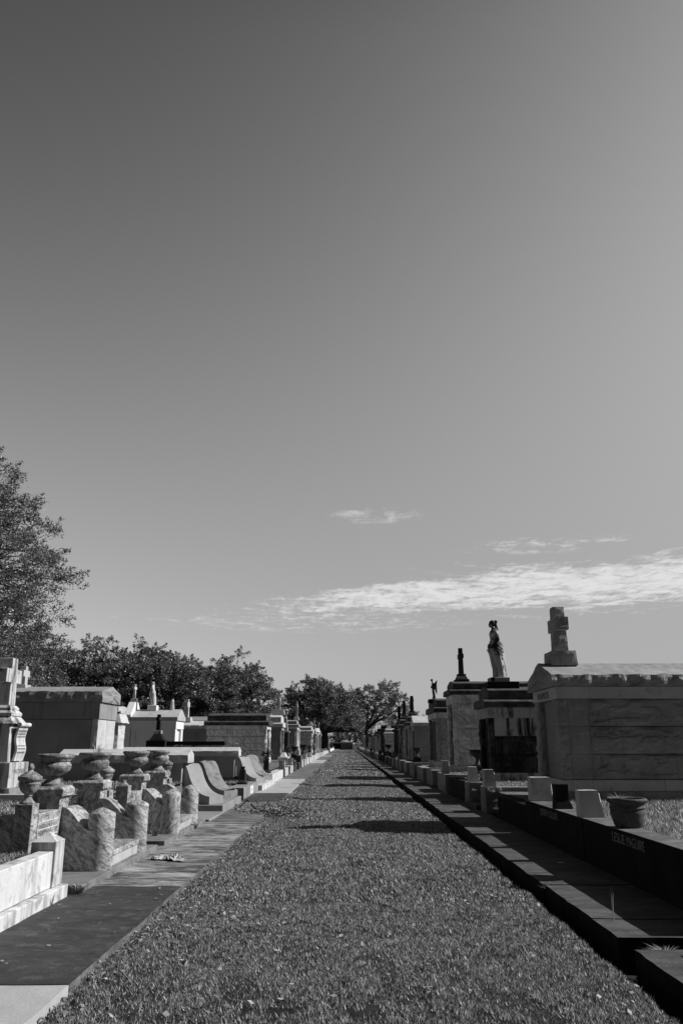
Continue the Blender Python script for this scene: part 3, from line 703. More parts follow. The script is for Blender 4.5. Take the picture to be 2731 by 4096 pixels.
text('lettering', 'H', 'dark_marble', n_, (-2.832, 25.25, .2), ROT_PX, .17, .001, .28)
mb = MB(); mb.box(-3.28, -2.98, 25.25, 25.55, .41, .47); mb.frustum((-3.26, -3.0, 25.27, 25.53, .47), (-3.22, -3.04, 25.31, 25.49, .54)); mb.box(-3.22, -3.04, 25.31, 25.49, .54, .82); mb.box(-3.2, -3.06, 25.33, 25.47, .821, .84); mb.frustum((-3.18, -3.08, 25.35, 25.45, .84), (-3.2, -3.06, 25.33, 25.47, .92))
tag(obj('marker_post', mb, 'dark_marble', loc=(-3.1, 25.4, .41), bevel=.006), 'small dark square marker post standing on the low coping', 'marker post')
tag(obj('border_stone', MB().box(-8, -3.35, 25.6, 25.75, .3, .42), 'black_stone', loc=(-5, 25.6, .3)), 'dark low edging strip across the sloping grass plot', 'border stone')

# ------------------------------------------------------------------ left: tombs farther back
STAINED = ('weathered_marble', 'weathered_marble', 'white_marble')
tomb('block-built pale tomb with black stepped roof on the left', -1, -4.6, 47.9, 50.5, 3.5, .5, 2.6, ('veined_marble_block', 'black_stone', 'white_marble'), courses=4, rough=.025, res=.12, roof='tier', roof_h=.72, over=.14, roofmat='soot_roof', seed=3)
tomb('grey granite tomb with stepped light roof and tall cross', -1, -4.6, 58.8, 61.3, 3.0, .5, 2.7, ('grey_granite', 'light_granite', 'grey_granite'), courses=3, rough=.02, res=.16, roof='tier', roof_h=.9, over=.12, roofmat='light_granite', seed=5)
stone_cross((-4.9, 60, 3.6), 1.35, .2, .38, 'stone cross on the stepped light roof of the left granite tomb', 'weathered_marble', (.9, .7, .35))
t = thing('pedestal_monument', 'slim tall pedestal with a draped urn on top, between two left tombs', 'monument', (-4.75, 65, .5))
obj('pedestal', MB().box(-5.05, -4.5, 64.65, 65.3, .4, 2.4), 'dark_marble', t, bevel=.01); mb = MB(); mb.box(-5.12, -4.43, 64.58, 65.37, 2.403, 2.52); mb.frustum((-5.0, -4.55, 64.7, 65.25, 2.52), (-4.9, -4.65, 64.8, 65.15, 3.5)); obj('die', mb, 'weathered_marble', t, bevel=.01)
obj('urn', MB().lathe(URN, -4.77, 64.97, 3.5, 18, sc=2.1), 'planter_marble', t)
tomb('tall tomb with round front columns on the left side', -1, -4.6, 77.7, 80.9, 3.3, .5, 3.1, ('grey_granite', 'black_stone', 'white_marble'), courses=3, rough=.015, res=.25, roof='tier', roof_h=.65, over=.15, pil=.5, roofmat='grey_granite', col=True, seed=8)
stone_cross((-4.75, 79.2, 3.75), 1.75, .2, .42, 'tall thin cross on the columned tomb on the left', 'weathered_marble', (.5, .8, .3))
tomb('low wide tomb with pale stepped roof, in front of the left oak trunk', -1, -4.1, 99, 103, 3.0, .5, 2.8, ('veined_marble_block', 'roof_stone', 'white_marble'), courses=3, rough=.02, res=.3, roof='tier', roof_h=.8, over=.15, roofmat='roof_stone', seed=9)
far_left = [(108, 2.6, 'weathered_marble', 'tier', 'narrow pale tomb with a small cross, left of the oak trunk', 1), (116, 2.9, 'white_plaster', 'gable', 'white gabled tomb beside the left oak trunk', 0), (126, 2.7, 'weathered_marble', 'tier', 'weathered tomb with cross under the left oak', 1),
            (146, 3.0, 'white_plaster', 'gable', 'bright gabled tomb just beyond the left oak trunk', 0), (158, 2.8, 'grey_granite', 'tier', 'grey tomb deep under the oak branches on the left', 0), (172, 3.1, 'white_plaster', 'gable', 'last bright gabled tomb in the left row', 0), (190, 3.1, 'weathered_marble', 'tier', 'small weathered tomb at the far left end of the aisle', 1)]
for y, zt, m, rf, lb, cr in far_left:
    tomb(lb, -1, -3.9, y, y+2.4, 2.8, .5, zt, (m, m, m), courses=2, rough=0, roof=rf, roof_h=.75, over=.12, split=None)
    if cr: stone_cross((-4.2, y+1.2, zt+.72), 1.3, .18, .36, 'small cross on the ' + lb.replace(' with a small cross', '').replace(' with cross', ''), 'weathered_marble', (.4, .5, .25))
# white mausoleum and its neighbours in the second row
tomb('white plastered mausoleum with gabled stone roof and bright front', -1, -9.0, 43.6, 45.6, 2.35, .5, 2.75, ('white_plaster', 'roof_stone', 'bright_plaster'), courses=1, rough=0, roof='gable', roof_h=.62, frieze=.42, over=.1, pil=.45, split=None, roofmat='roof_stone', tablet='white_plaster')
mb = MB(); mb.box(-11.75, -11.38, 43.5, 45.7, .5, 3.05); mb.prism_x([(43.5, 3.054), (45.7, 3.054), (44.9, 3.75), (44.3, 3.75)], -11.75, -11.38)
tag(obj('parapet_gable', mb, 'bright_plaster', loc=(-11.5, 44.6, .5), bevel=.02), 'stepped white parapet gable at the back end of the white mausoleum', 'parapet')
tomb('dark shaded tomb with flat pale roof behind the white mausoleum', -1, -14.4, 52, 54.5, 2.4, .5, 3.4, ('tomb_granite', 'roof_stone', 'tomb_granite'), courses=4, rough=0, roof='tier', roof_h=.5, over=.2, roofmat='roof_stone')
tomb('low grey tomb with pale roof and cross, beside the white mausoleum', -1, -8.4, 53, 55, 4.2, .5, 2.5, ('side_granite', 'light_granite', 'side_granite'), courses=2, rough=0, roof='rock', roof_h=.5, over=.1, roofmat='light_granite', split=None)
tomb('plain grey tomb with low roof behind the small cross, left', -1, -9.2, 66, 69, 5.5, .5, 3.2, ('side_granite', 'light_granite', 'side_granite'), courses=2, rough=0, roof='gable', roof_h=.5, over=.1, roofmat='grey_granite', split=None)
stone_cross((-10.5, 54, 2.95), 1.45, .3, .42, 'pale stone cross on the low grey tomb beside the white mausoleum', 'weathered_marble', (.8, .8, .28), armf=.7)
stone_cross((-11.56, 44.6, 3.755), .95, .12, .26, 'slender pale cross on the parapet of the white mausoleum', 'white_marble', (.3, .4, .2))
t = thing('cross_monument', 'black soot-stained cross on a stepped pedestal, in front of the white mausoleum', 'monument', (-7.9, 35, .5))
mb = MB(); mb.box(-8.35, -7.55, 34.6, 35.4, .4, 1.72); mb.frustum((-8.25, -7.65, 34.7, 35.3, 1.722), (-8.1, -7.8, 34.85, 35.15, 1.98)); obj('pedestal', mb, 'black_stone', t, bevel=.015)
mb = MB(); mb.box(-8.1, -7.8, 34.85, 35.15, 1.982, 2.12); obj('cap', mb, 'stained_marble', t, bevel=.01)
obj('cross', cross_mesh(-7.95, 35, 2.122, 2.78, .17, .13, .24, 2.6, .14, .17, .14), 'black_stone', t, bevel=.008)
t = thing('low_wall', 'low stained wall with black top beyond the soot-stained cross', 'wall', (-7, 36, .5))
obj('wall', MB().box(-7.54, -5.2, 35.0, 35.4, .4, 1.52), 'stained_marble', t, bevel=.01); obj('cap', MB().box(-7.56, -5.1, 34.92, 35.5, 1.523, 1.68), 'black_stone', t, bevel=.015)

# ------------------------------------------------------------------ figures carved in stone
def figure(name, label, loc, secs, extra, mat, head, voxel=.03, base=None):
    """robed figure: cross-sections (z, x0, x1, halfwidth_y, y) lofted, head, arms; fused to one surface"""
    t = thing(name, label, 'statue', loc); X, Y, Z = loc
    mb = MB(); seg = 28; vs = []; fs = []
    for j, (z, a, b, w, yo) in enumerate(secs):
        for i in range(seg):
            th = 2*math.pi*i/seg; fold = 1 + (.07*math.sin(th*9 + z*2.2) if z < secs[-1][0]*.5 else .02*math.sin(th*5 + z*9))
            vs.append((X + (a+b)/2 + (b-a)/2*math.cos(th)*fold, Y + yo + w*math.sin(th)*fold, Z + z))
    k = len(secs)
    for j in range(k-1):
        for i in range(seg): q = (i+1) % seg; fs.append((j*seg+i, j*seg+q, (j+1)*seg+q, (j+1)*seg+i))
    fs.append(tuple(range(seg))[::-1]); fs.append(tuple((k-1)*seg+i for i in range(seg)))
    mb.add(vs, fs, True)
    extra(mb, X, Y, Z)
    if base: obj('base', MB().box(*base[0]), base[1], t, bevel=.02)
    o = obj('body', mb, mat, t)
    r = o.modifiers.new('fuse', 'REMESH'); r.mode = 'VOXEL'; r.voxel_size = voxel; r.use_smooth_shade = True
    return t
def ball(mb, x, y, z, rx, ry, rz_, seg=16):
    prof = [(max(.001, math.sin(a*math.pi/10)), -math.cos(a*math.pi/10)) for a in range(11)]
    vs = []; fs = []
    for r, zz in prof:
        for i in range(seg): t = 2*math.pi*i/seg; vs.append((x + rx*r*math.cos(t), y + ry*r*math.sin(t), z + rz_*zz))
    for j in range(10):
        for i in range(seg): q = (i+1) % seg; fs.append((j*seg+i, j*seg+q, (j+1)*seg+q, (j+1)*seg+i))
    mb.add(vs, fs, True)
def woman(label, loc, s, mat, voxel, base=None):
    secs = [(0, -.17, .18, .2, 0), (.1, -.165, .175, .2, 0), (.25, -.165, .165, .2, 0), (.4, -.2, .145, .21, 0), (.55, -.225, .125, .215, 0), (.72, -.26, .1, .215, 0), (.86, -.28, .09, .21, 0), (.98, -.26, .085, .205, 0), (1.08, -.23, .065, .19, 0),
            (1.15, -.215, .02, .15, 0), (1.22, -.225, .01, .16, 0), (1.3, -.235, .01, .19, 0), (1.37, -.225, .005, .205, 0), (1.43, -.19, -.01, .17, 0), (1.47, -.16, -.04, .08, 0), (1.52, -.17, -.06, .055, 0)]
    secs = [(z*s, (a-.02-.012*(z < 1.1))*s, (b+.02+.03*(z < 1.0))*s, w*1.12*s, y*s) for z, a, b, w, y in secs]
    def ex(mb, X, Y, Z):
        q = lambda x, y, z: (X + x*s, Y + y*s, Z + z*s)
        ball(mb, *q(-.17, 0, 1.63), .085*s, .075*s, .112*s)                 # head
        mb.tube([q(-.245, 0, 1.63), q(-.268, 0, 1.605), q(-.25, 0, 1.59)], [.012*s, .016*s, .01*s], 6)   # nose
        ball(mb, *q(-.225, 0, 1.555), .034*s, .04*s, .03*s)                 # chin
        ball(mb, *q(-.145, 0, 1.665), .092*s, .088*s, .09*s)                # hair
        ball(mb, *q(-.04, 0, 1.7), .055*s, .058*s, .058*s)                  # bun
        mb.tube([q(-.06, 0, 1.64), q(-.03, .02, 1.54), q(0, .03, 1.46), q(.005, .04, 1.38)], [.05*s, .045*s, .04*s, .025*s], 8)
        for sg in (-1, 1):
            mb.tube([q(-.1, sg*.19, 1.37), q(-.06, sg*.215, 1.25), q(-.03, sg*.21, 1.14), q(-.13, sg*.18, 1.06), q(-.23, sg*.09, 1.02), q(-.28, sg*.03, .99)], [.06*s, .062*s, .055*s, .045*s, .036*s, .03*s], 10)
            for f in range(4): mb.tube([q(-.28, sg*(.02+.014*f), 1.0-.012*f), q(-.315, sg*(.015+.012*f), .97-.015*f), q(-.32, sg*(.01+.01*f), .93-.015*f)], [.013*s, .012*s, .009*s], 6)
        for i in range(14): ball(mb, *q(-.26 - .06*random.random(), random.uniform(-.09, .09), .8 + .2*random.random()), .035*s, .035*s, .035*s, 8)
        mb.tube([q(-.29, -.05, .86), q(-.31, -.06, .78), q(-.33, -.06, .74)], [.02*s, .015*s, .026*s], 7)
        for k in range(4): mb.tube([q(-.24, -.1, 1.02-.06*k), q(-.06, -.215, .99-.06*k), q(.08, -.19, .86-.1*k), q(.1, -.05, .66-.1*k)], [.03*s, .034*s, .034*s, .02*s], 7)
        mb.tube([q(-.05, -.2, .9), q(-.07, -.215, .5), q(-.06, -.2, .1)], [.03*s, .03*s, .03*s], 7)
        mb.tube([q(.02, -.18, .85), q(.05, -.19, .5), q(.09, -.17, .05)], [.025*s, .03*s, .03*s], 7)
    return figure('statue', label, loc, secs, ex, mat, None, voxel, base)
def angel(label, loc, s, mat, voxel, base=None):
    secs = [(0, -.13, .2, .16, 0), (.25, -.06, .16, .14, 0), (.55, -.1, .12, .15, 0), (.8, -.12, .1, .16, 0), (1.0, -.12, .06, .14, 0), (1.1, -.13, .02, .12, 0), (1.25, -.14, .02, .16, 0), (1.36, -.12, .0, .14, 0), (1.42, -.1, -.02, .06, 0), (1.46, -.11, -.04, .05, 0)]
    secs = [(z*s, a*s, b*s, w*s, y*s) for z, a, b, w, y in secs]
    def ex(mb, X, Y, Z):
        q = lambda x, y, z: (X + x*s, Y + y*s, Z + z*s)
        ball(mb, *q(-.13, 0, 1.55), .095*s, .085*s, .11*s); ball(mb, *q(-.1, 0, 1.58), .1*s, .095*s, .09*s)
        for sg in (-1, 1):
            mb.tube([q(-.06, sg*.15, 1.32), q(-.1, sg*.18, 1.15), q(-.18, sg*.1, 1.02), q(-.2, sg*.04, .9)], [.05*s, .045*s, .04*s, .035*s], 8)
            for k in range(7):
                u = k/6; mb.tube([q(.02, sg*.06, 1.2 - .05*k), q(.2 + .06*(1-u), sg*(.13+.02*k), 1.42 - .1*k), q(.27 + .05*(1-u), sg*(.17+.025*k), 1.58 - .2*k)], [.05*s, .055*s, .02*s], 7)
    return figure('statue', label, loc, secs, ex, mat, None, voxel, base)
woman('pale robed saint statue on the roof of the white mausoleum', (-10.5, 44.6, 3.58), .72, 'white_marble', .03, ((-10.75, -10.25, 44.35, 44.85, 3.3, 3.578), 'white_plaster'))
tag(obj('roof_finial', MB().lathe([(0,0),(.22,0),(.2,.4),(.14,.75),(.17,.85),(.1,1.0),(0,1.05)], -9.45, 44.6, 3.33, 14, sc=.55), 'white_marble', loc=(-9.45, 44.6, 3.33)), 'pale hooded finial on the roof ridge of the white mausoleum', 'finial')

# ------------------------------------------------------------------ right: dark coping wall with names, posts and pot
XW = 3.1
K = .94
def zk(z): return 1.6 - (1.6 - z)*K
t = thing('grave_coping', 'soot-black coping wall carved with two names along the right pavement', 'grave coping', (XW+.15, 11, 0))
WT = .642
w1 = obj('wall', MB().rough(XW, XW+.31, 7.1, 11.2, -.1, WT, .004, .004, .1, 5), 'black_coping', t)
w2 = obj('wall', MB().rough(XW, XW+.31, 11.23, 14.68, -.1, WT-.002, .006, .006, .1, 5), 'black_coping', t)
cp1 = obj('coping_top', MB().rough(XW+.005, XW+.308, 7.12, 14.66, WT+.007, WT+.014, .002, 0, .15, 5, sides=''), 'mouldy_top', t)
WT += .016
text('lettering', 'LESLIE', 'letter_pale', w1, (XW-.006, 9.98, .515), ROT_NX, .145, .004, .44); text('lettering', 'MAGUIRE', 'letter_pale', w1, (XW-.006, 9.49, .515), ROT_NX, .145, .004, .56)
text('lettering', 'JOSEPH', 'letter_pale', w2, (XW-.008, 13.53, .515), ROT_NX, .135, .004, .47); text('lettering', 'COLLINS', 'letter_pale', w2, (XW-.008, 13.01, .515), ROT_NX, .135, .004, .53)
t = thing('grave_coping', 'black coping wall nearest the camera on the right, mostly out of view', 'grave coping', (XW+.15, 4.5, 0))
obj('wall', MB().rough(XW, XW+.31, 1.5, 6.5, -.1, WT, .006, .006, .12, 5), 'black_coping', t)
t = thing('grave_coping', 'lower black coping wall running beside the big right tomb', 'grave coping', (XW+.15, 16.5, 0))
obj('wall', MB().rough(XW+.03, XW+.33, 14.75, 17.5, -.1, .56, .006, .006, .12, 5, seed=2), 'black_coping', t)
def post(x0, x1, y0, y1, z0, z1, label, mat='grey_granite', seed=0, group='rough-cut boundary posts on the right', tap=.06):
    mb = MB().rough(x0, x1, y0, y1, z0, z1, .006, .014, .04, 9, sides='XY', tap=(0, tap, 0, .02), seed=seed)
    return tag(obj('boundary_post', mb, mat, loc=((x0+x1)/2, (y0+y1)/2, z0)), label, 'boundary post', group)
post(XW, XW+.31, 11.25, 11.46, WT, .995, 'rough-cut granite boundary post between the two carved names', 'light_granite', 1)
post(XW+.05, XW+.40, 14.35, 14.65, WT, 1.04, 'granite boundary post at the far end of the name wall, beside the big tomb', 'light_granite', 3, tap=.02)
mb = MB(); y = 12.78; mb.frustum((XW+.03, XW+.28, y-.13, y+.13, WT), (XW+.03, XW+.28, y-.12, y+.12, WT+.045)); mb.frustum((XW+.03, XW+.28, y-.12, y+.12, WT+.045), (XW+.04, XW+.24, y-.1, y+.1, WT+.12)); mb.box(XW+.04, XW+.24, y-.1, y+.1, WT+.12, 1.01)
tag(obj('marker_post', mb, 'black_stone', loc=(XW+.15, y, WT), bevel=.008), 'small black marker post with flared foot standing on the name wall', 'marker post')
POT = [(0,0),(.14,0),(.16,.03),(.178,.1),(.192,.15),(.2,.19),(.193,.2),(.202,.208),(.208,.22),(.198,.235),(.193,.255),(.202,.27),(.225,.282),(.235,.296),(.233,.315),(.22,.325),(.198,.32),(.183,.30),(.17,.25),(0,.245)]
t = thing('flower_pot', 'large chipped terracotta pot standing on the name wall', 'flower pot', (XW+.2, 9.98, WT))
o = obj('pot', MB().lathe(POT, XW+.2, 9.98, WT, 44, wob=.05), 'terracotta', t, sharp=50)
tuft('dry_grass', 'dry weeds sprouting from the chipped pot', 'grass tuft', (XW+.11, 9.98, WT+.26), .15, 26, .15, 'straw', .006)

# second plot on the right
t = thing('grave_coping', 'rough granite coping block forming a near corner, beyond the big right tomb', 'grave coping', (3.4, 19.1, 0))
obj('corner_block', MB().rough(XW, XW+.36, 18.8, 19.5, -.1, .655, .012, .015, .05, 7, seed=4), 'rough_granite', t); obj('side_wall', MB().rough(XW+.37, 6.5, 18.82, 19.2, -.1, .655, .012, .012, .08, 6, seed=5), 'rough_granite', t)
post(XW, XW+.27, 18.85, 19.13, .66, 1.03, 'rough-cut granite post on the near corner block beyond the big tomb', 'light_granite', 5)
t = thing('grave_coping', 'rough granite coping block across the entry from the near corner block', 'grave coping', (3.3, 21.7, 0))
obj('corner_block', MB().rough(XW, XW+.34, 21.25, 22.0, -.1, .645, .012, .015, .06, 7, seed=7), 'rough_granite', t); obj('front_wall', MB().rough(XW+.02, XW+.32, 22.01, 25.7, -.1, .63, .01, .01, .12, 6, seed=8), 'black_stone', t)
post(XW+.03, XW+.3, 21.38, 21.66, .65, 1.02, 'rough-cut granite post with broken edge, left of the one on the corner block', 'light_granite', 9)
tag(obj('entry_step', MB().rough(XW-.1, XW+.3, 19.6, 21.15, -.1, .22, .006, 0, .15, 6), 'slab_soot', loc=(3.2, 20.4, 0)), 'worn dark stone step in the gap between two coping blocks', 'step')

# ------------------------------------------------------------------ right: the big granite tomb
t = thing('tomb', 'big rusticated granite tomb with rock-edged gabled roof, inscribed with a family name', 'tomb', (6, 16.9, .5))
XR = 4.1; ya, yb = 15.9, 17.85
obj('plinth', MB().rough(XR-.06, 8.4, ya-.06, yb+.06, .4, .72, .006, .012, .1, 5, seed=21), 'tomb_granite', t)
mb = MB()
xs = [XR-.03, XR+.55, 6.0, 8.35]
for a, b in zip(xs[:-1], xs[1:]): mb.box(a+.003, b-.003, ya-.03, yb+.03, .725, .935)
obj('base_course', mb, 'light_granite', t, bevel=.008)
mb = MB(); z = .94
for k, h in enumerate((.46, .51, .515)):
    spl = [[XR+.19, XR+.62, 8.3], [XR+.19, XR+.78, 8.3], [XR+.19, XR+.6, 8.3]][k]
    mb.rough(XR+.19, XR+.19+.4, ya, yb, z+.003, z+h-.003, .003, .012, .05, 5, sides='y', seed=30+k, margin=.04)
    mb.rough(XR+.595, 8.3, ya, yb, z+.006, z+h-.006, .004, .05, .032, 3.4, sides='yY', seed=40+k*3, margin=.05)
    z += h
obj('wall', mb, 'tomb_granite', t)
for yy in (ya, yb-.45):
    mb = MB(); z = .94
    for k, h in enumerate((.46, .51, .515)): mb.rough(XR, XR+.185, yy, yy+.45, z+.003, z+h-.003, .008, .03, .05, 6, sides='xyY', seed=50+k+yy); z += h
    j = obj('jamb', mb, 'tomb_granite', t)
d = obj('door', MB().box(XR+.1, XR+.18, ya+.46, yb-.46, .94, 2.42), 'grey_granite', t)
for k, ch in enumerate('FLOBERT'): text('lettering', ch, 'light_granite', d, (XR+.098, ya+.8, 2.2-.17*k), ROT_NX, .14, .003, .12)
mb = MB()
xs = [XR-.02, XR+.62, 6.1, 8.32]
for a, b in zip(xs[:-1], xs[1:]): mb.box(a+.002, b-.002, ya-.02, yb+.02, 2.432, 2.662)
f = obj('frieze', mb, 'light_granite', t, bevel=.006)
text('lettering', 'RAMOS', 'letter_grey', f, (XR-.022, yb-.42, 2.475), ROT_NX, .19, .006, .95)
obj('roof', rock_gable(MB(), XR-.1, 8.5, ya-.1, yb+.1, 2.667, 2.89, 3.2, .04, .05, 3), 'tomb_granite', t)
stone_cross((XR+.38, 16.88, 3.13), 1.24, .25, .36, 'rough-hewn granite cross on the roof of the big granite tomb', 'tomb_granite', (.52, .7, .3), rough=.011, armf=.6, seed=4)

# ------------------------------------------------------------------ right: tombs in the row
tomb('soot-blackened marble tomb under the standing woman statue', 1, 4.1, 23.7, 25.45, 4.2, .5, 2.6, ('soot_marble', 'black_stone', 'stained_marble'), courses=3, rough=.03, res=.08, roof='tier', roof_h=.62, over=.13, frieze=.3, roofmat='soot_roof', seed=13, split=None, tablet='black_stone', upper='stained_marble')
t = thing('statue_pedestal', 'two-tier black pedestal carrying the woman statue', 'pedestal', (4.65, 24.6, 3.1))
mb = MB(); mb.box(4.2, 5.12, 24.05, 25.15, 3.14, 3.36); obj('lower_tier', mb, 'black_stone', t, bevel=.015); mb = MB(); mb.box(4.33, 4.9, 24.3, 24.9, 3.362, 3.5); obj('upper_tier', mb, 'stained_marble', t, bevel=.01)
woman('weathered marble woman in long robe looking down, flowers in her hands', (4.66, 24.6, 3.5), 1.0, 'statue_marble', .012)
tomb('tall pale marble tomb of rock-faced blocks with black stepped roof on the right', 1, 4.1, 31.4, 33.3, 4.2, .5, 3.4, ('veined_marble_block', 'black_stone', 'veined_marble_block'), courses=5, rough=.03, res=.08, roof='tier', roof_h=.55, over=.13, frieze=.34, roofmat='soot_roof', seed=17, split=(.2, .52, .8))
stone_cross((4.6, 32.4, 3.92), 1.36, .17, .3, 'dark slender cross on a bell-shaped base, right of the angel', 'dark_marble', (.55, .65, .33), armf=.68, stepped=True)
tomb('veined marble tomb with black roof below the winged angel', 1, 4.1, 37.4, 41, 4.4, .5, 2.95, ('veined_marble', 'black_stone', 'veined_marble_block'), courses=2, rough=.01, res=.2, roof='tier', roof_h=.7, over=.12, frieze=.26, roofmat='soot_roof', seed=19, split=(.3, .6))
angel('small dark winged angel statue leaning forward on a tomb roof', (4.2, 39.2, 3.62), .58, 'angel_marble', .02, ((3.95, 4.45, 38.8, 39.6, 3.45, 3.618), 'black_stone'))
tomb('plain grey tomb with bright smooth gabled roof on the right', 1, 4.1, 49.4, 51.3, 4.5, .5, 2.6, ('side_granite', 'light_granite', 'side_granite'), courses=1, rough=0, roof='gable', roof_h=.62, over=.1, frieze=.3, roofmat='light_granite', split=(.4,))
right_far = [(55, 2.75, 'stained_marble', 'soot_roof', 'narrow stained tomb with a column-like cross, next to the grey gabled tomb', 1.35, 'dark_marble'),
             (62.5, 2.75, 'stained_marble', 'soot_roof', 'pale stained tomb with black stepped roof and cross, second beyond the grey gabled one', 1.4, 'dark_marble'),
             (68.5, 2.5, 'dark_marble', 'black_stone', 'dark narrow tomb with tall black cross on the right', 1.5, 'black_stone'),
             (86, 2.45, 'light_granite', 'roof_stone', 'light granite tomb with bright ledges and pale cross on the right', 1.25, 'weathered_marble'),
             (96, 3.0, 'dark_marble', 'black_stone', 'dark wide-roofed tomb behind the light granite tomb', 0, ''),
             (107, 2.8, 'stained_marble', 'black_stone', 'stained tomb with black roof near the right oak', 0, ''),
             (117, 2.6, 'weathered_marble', 'dark_marble', 'weathered tomb just before the right oak trunk', 0, ''),
             (128, 2.7, 'grey_granite', 'roof_stone', 'grey tomb with pale roof ledge beneath the oak limb', 0, ''),
             (152, 2.7, 'weathered_marble', 'dark_marble', 'weathered tomb in oak shade past the right trunk', 0, ''),
             (170, 2.7, 'grey_granite', 'roof_stone', 'small grey tomb far down the right row', 0, ''),
             (190, 2.8, 'weathered_marble', 'roof_stone', 'last small tomb at the far end of the right row', 0, '')]
for y, zt, m, rm, lb, ch, cm in right_far:
    tomb(lb, 1, 4.1, y, y+2.3, 3.6, .5, zt, (m, rm, m), courses=3, rough=.01 if y < 100 else 0, res=.25, roof='tier', roof_h=.65, over=.13, roofmat=rm, split=None, seed=y)
    if ch: stone_cross((4.5, y+1.1, zt+.62), ch, .22, .36, 'cross standing on the ' + lb.split(' with ')[0].split(',')[0] + (', bright base' if y == 86 else ''), cm, (.55, .6, .35), stepped=True, armf=.7)

# dark cast-iron urns
IRON = [(0,0),(.17,0),(.17,.05),(.1,.08),(.06,.14),(.055,.24),(.09,.28),(.1,.3),(.2,.34),(.25,.42),(.255,.48),(.24,.5),(.29,.515),(.31,.53),(.3,.535),(.24,.52),(.2,.45),(0,.44)]
def iron_urn(loc, ped, label, sc=1.0):
    t = thing('iron_urn', label, 'urn', loc, 'dark iron urns on pedestals'); x, y, z = loc
    obj('pedestal', MB().box(x-.2, x+.2, y-.2, y+.2, z-.05, z+ped), 'black_stone', t, bevel=.01)
    obj('bowl', MB().lathe(IRON, x, y, z+ped+.002, 28, sc=sc), 'iron', t, sharp=50)
    return t
iron_urn((4.25, 27, .45), .42, 'dark iron urn with wide lip in front of the soot-blackened tomb', 1.0)
iron_urn((3.85, 45.2, .45), .42, 'dark iron urn in front of the grey gabled tomb', .95)
iron_urn((3.7, 72, .45), .4, 'dark iron urn farther along, beside the light granite tomb', 1.2)

# copings along the farther plots
def coping(s, y0, y1, zt, mat, label, posts=True, seed=0, side=2.5, gap=1.6):
    xf = XW if s > 0 else -2.85
    t = thing('grave_coping', label, 'grave coping', (xf, (y0+y1)/2, 0), 'low copings bounding the farther plots'); ym = (y0+y1)/2
    ext = lambda a, b: (xf+a, xf+b) if s > 0 else (xf-b, xf-a)
    res = .12 if y0 < 40 else .3
    for a, b in ((y0, ym-gap/2), (ym+gap/2, y1)):
        x0, x1 = ext(0, .34); obj('front_wall', MB().rough(x0, x1, a, b, -.1, zt, .012, .015, res, 6, seed=seed+a), mat, t)
    x0, x1 = ext(.345, side); obj('side_wall', MB().rough(x0, x1, y0, y0+.34, -.1, zt-.01, .012, .012, res, 6, seed=seed+3), mat, t)
    if posts:
        for yy in (y0+.03, y1-.3):
            x0, x1 = ext(.03, .3); obj('post', MB().rough(x0, x1, yy, yy+.27, zt+.004, zt+.36, .008, .012, .08, 8, seed=seed+yy), mat, t)
    return t
post(XW, XW+.25, 27.1, 27.35, .668, 1.06, 'slim pale granite post standing on a coping block, third along', 'light_granite', 15, tap=.03)
coping(1, 26.2, 32.4, .66, 'grey_granite', 'pale granite coping with slim post in front of the tall pale tomb', False, 1)
coping(1, 33.8, 41, .64, 'grey_granite', 'granite coping in front of the angel tomb', False, 2)
coping(1, 42.8, 49.3, .66, 'grey_granite', 'granite coping in front of the grey gabled tomb', False, 3)
coping(1, 50.3, 56.9, .66, 'grey_granite', 'granite coping below the narrow stained tomb', True, 4)
coping(1, 57.8, 67.7, .6, 'dark_marble', 'dark coping below the black-crossed tombs', True, 5)
coping(1, 69.6, 79, .6, 'black_stone', 'black coping before the light granite tomb', True, 6)
coping(1, 80.8, 92, .6, 'grey_granite', 'grey coping at the foot of the light granite tomb', True, 7)
coping(1, 94, 108, .6, 'dark_marble', 'dark coping leading up to the right oak', True, 8)
coping(1, 110, 132, .56, 'grey_granite', 'grey coping around the right oak trunk', True, 9)
coping(1, 138, 200, .56, 'weathered_marble', 'long coping in shade past the right oak', True, 10)
coping(-1, 32.2, 38.0, .45, 'white_marble', 'bright white low coping after the scroll buttresses', False, 11, gap=.05)
coping(-1, 39.2, 45.2, .46, 'weathered_marble', 'pale coping with posts below the black-roofed tomb', True, 12)
coping(-1, 46.2, 53, .46, 'dark_marble', 'dark coping in front of the black-roofed tomb', True, 13)
coping(-1, 54, 60, .5, 'weathered_marble', 'pale coping in front of the tall-crossed granite tomb', True, 14)
coping(-1, 61, 69, .5, 'white_marble', 'white coping beside the slim urn pedestal', True, 15)
coping(-1, 70, 78, .55, 'white_marble', 'rough white coping blocks before the columned tomb', False, 16)
coping(-1, 79, 90, .6, 'white_marble', 'white coping in front of the columned tomb', True, 17)
coping(-1, 92, 104, .55, 'weathered_marble', 'coping beside the low wide tomb', True, 18)
coping(-1, 106, 122, .55, 'white_marble', 'row of bright coping stones near the left oak', True, 19)
coping(-1, 124, 140, .5, 'white_marble', 'coping stones at the left oak trunk', True, 20)
coping(-1, 146, 200, .5, 'white_plaster', 'farthest pale coping on the left', True, 21)

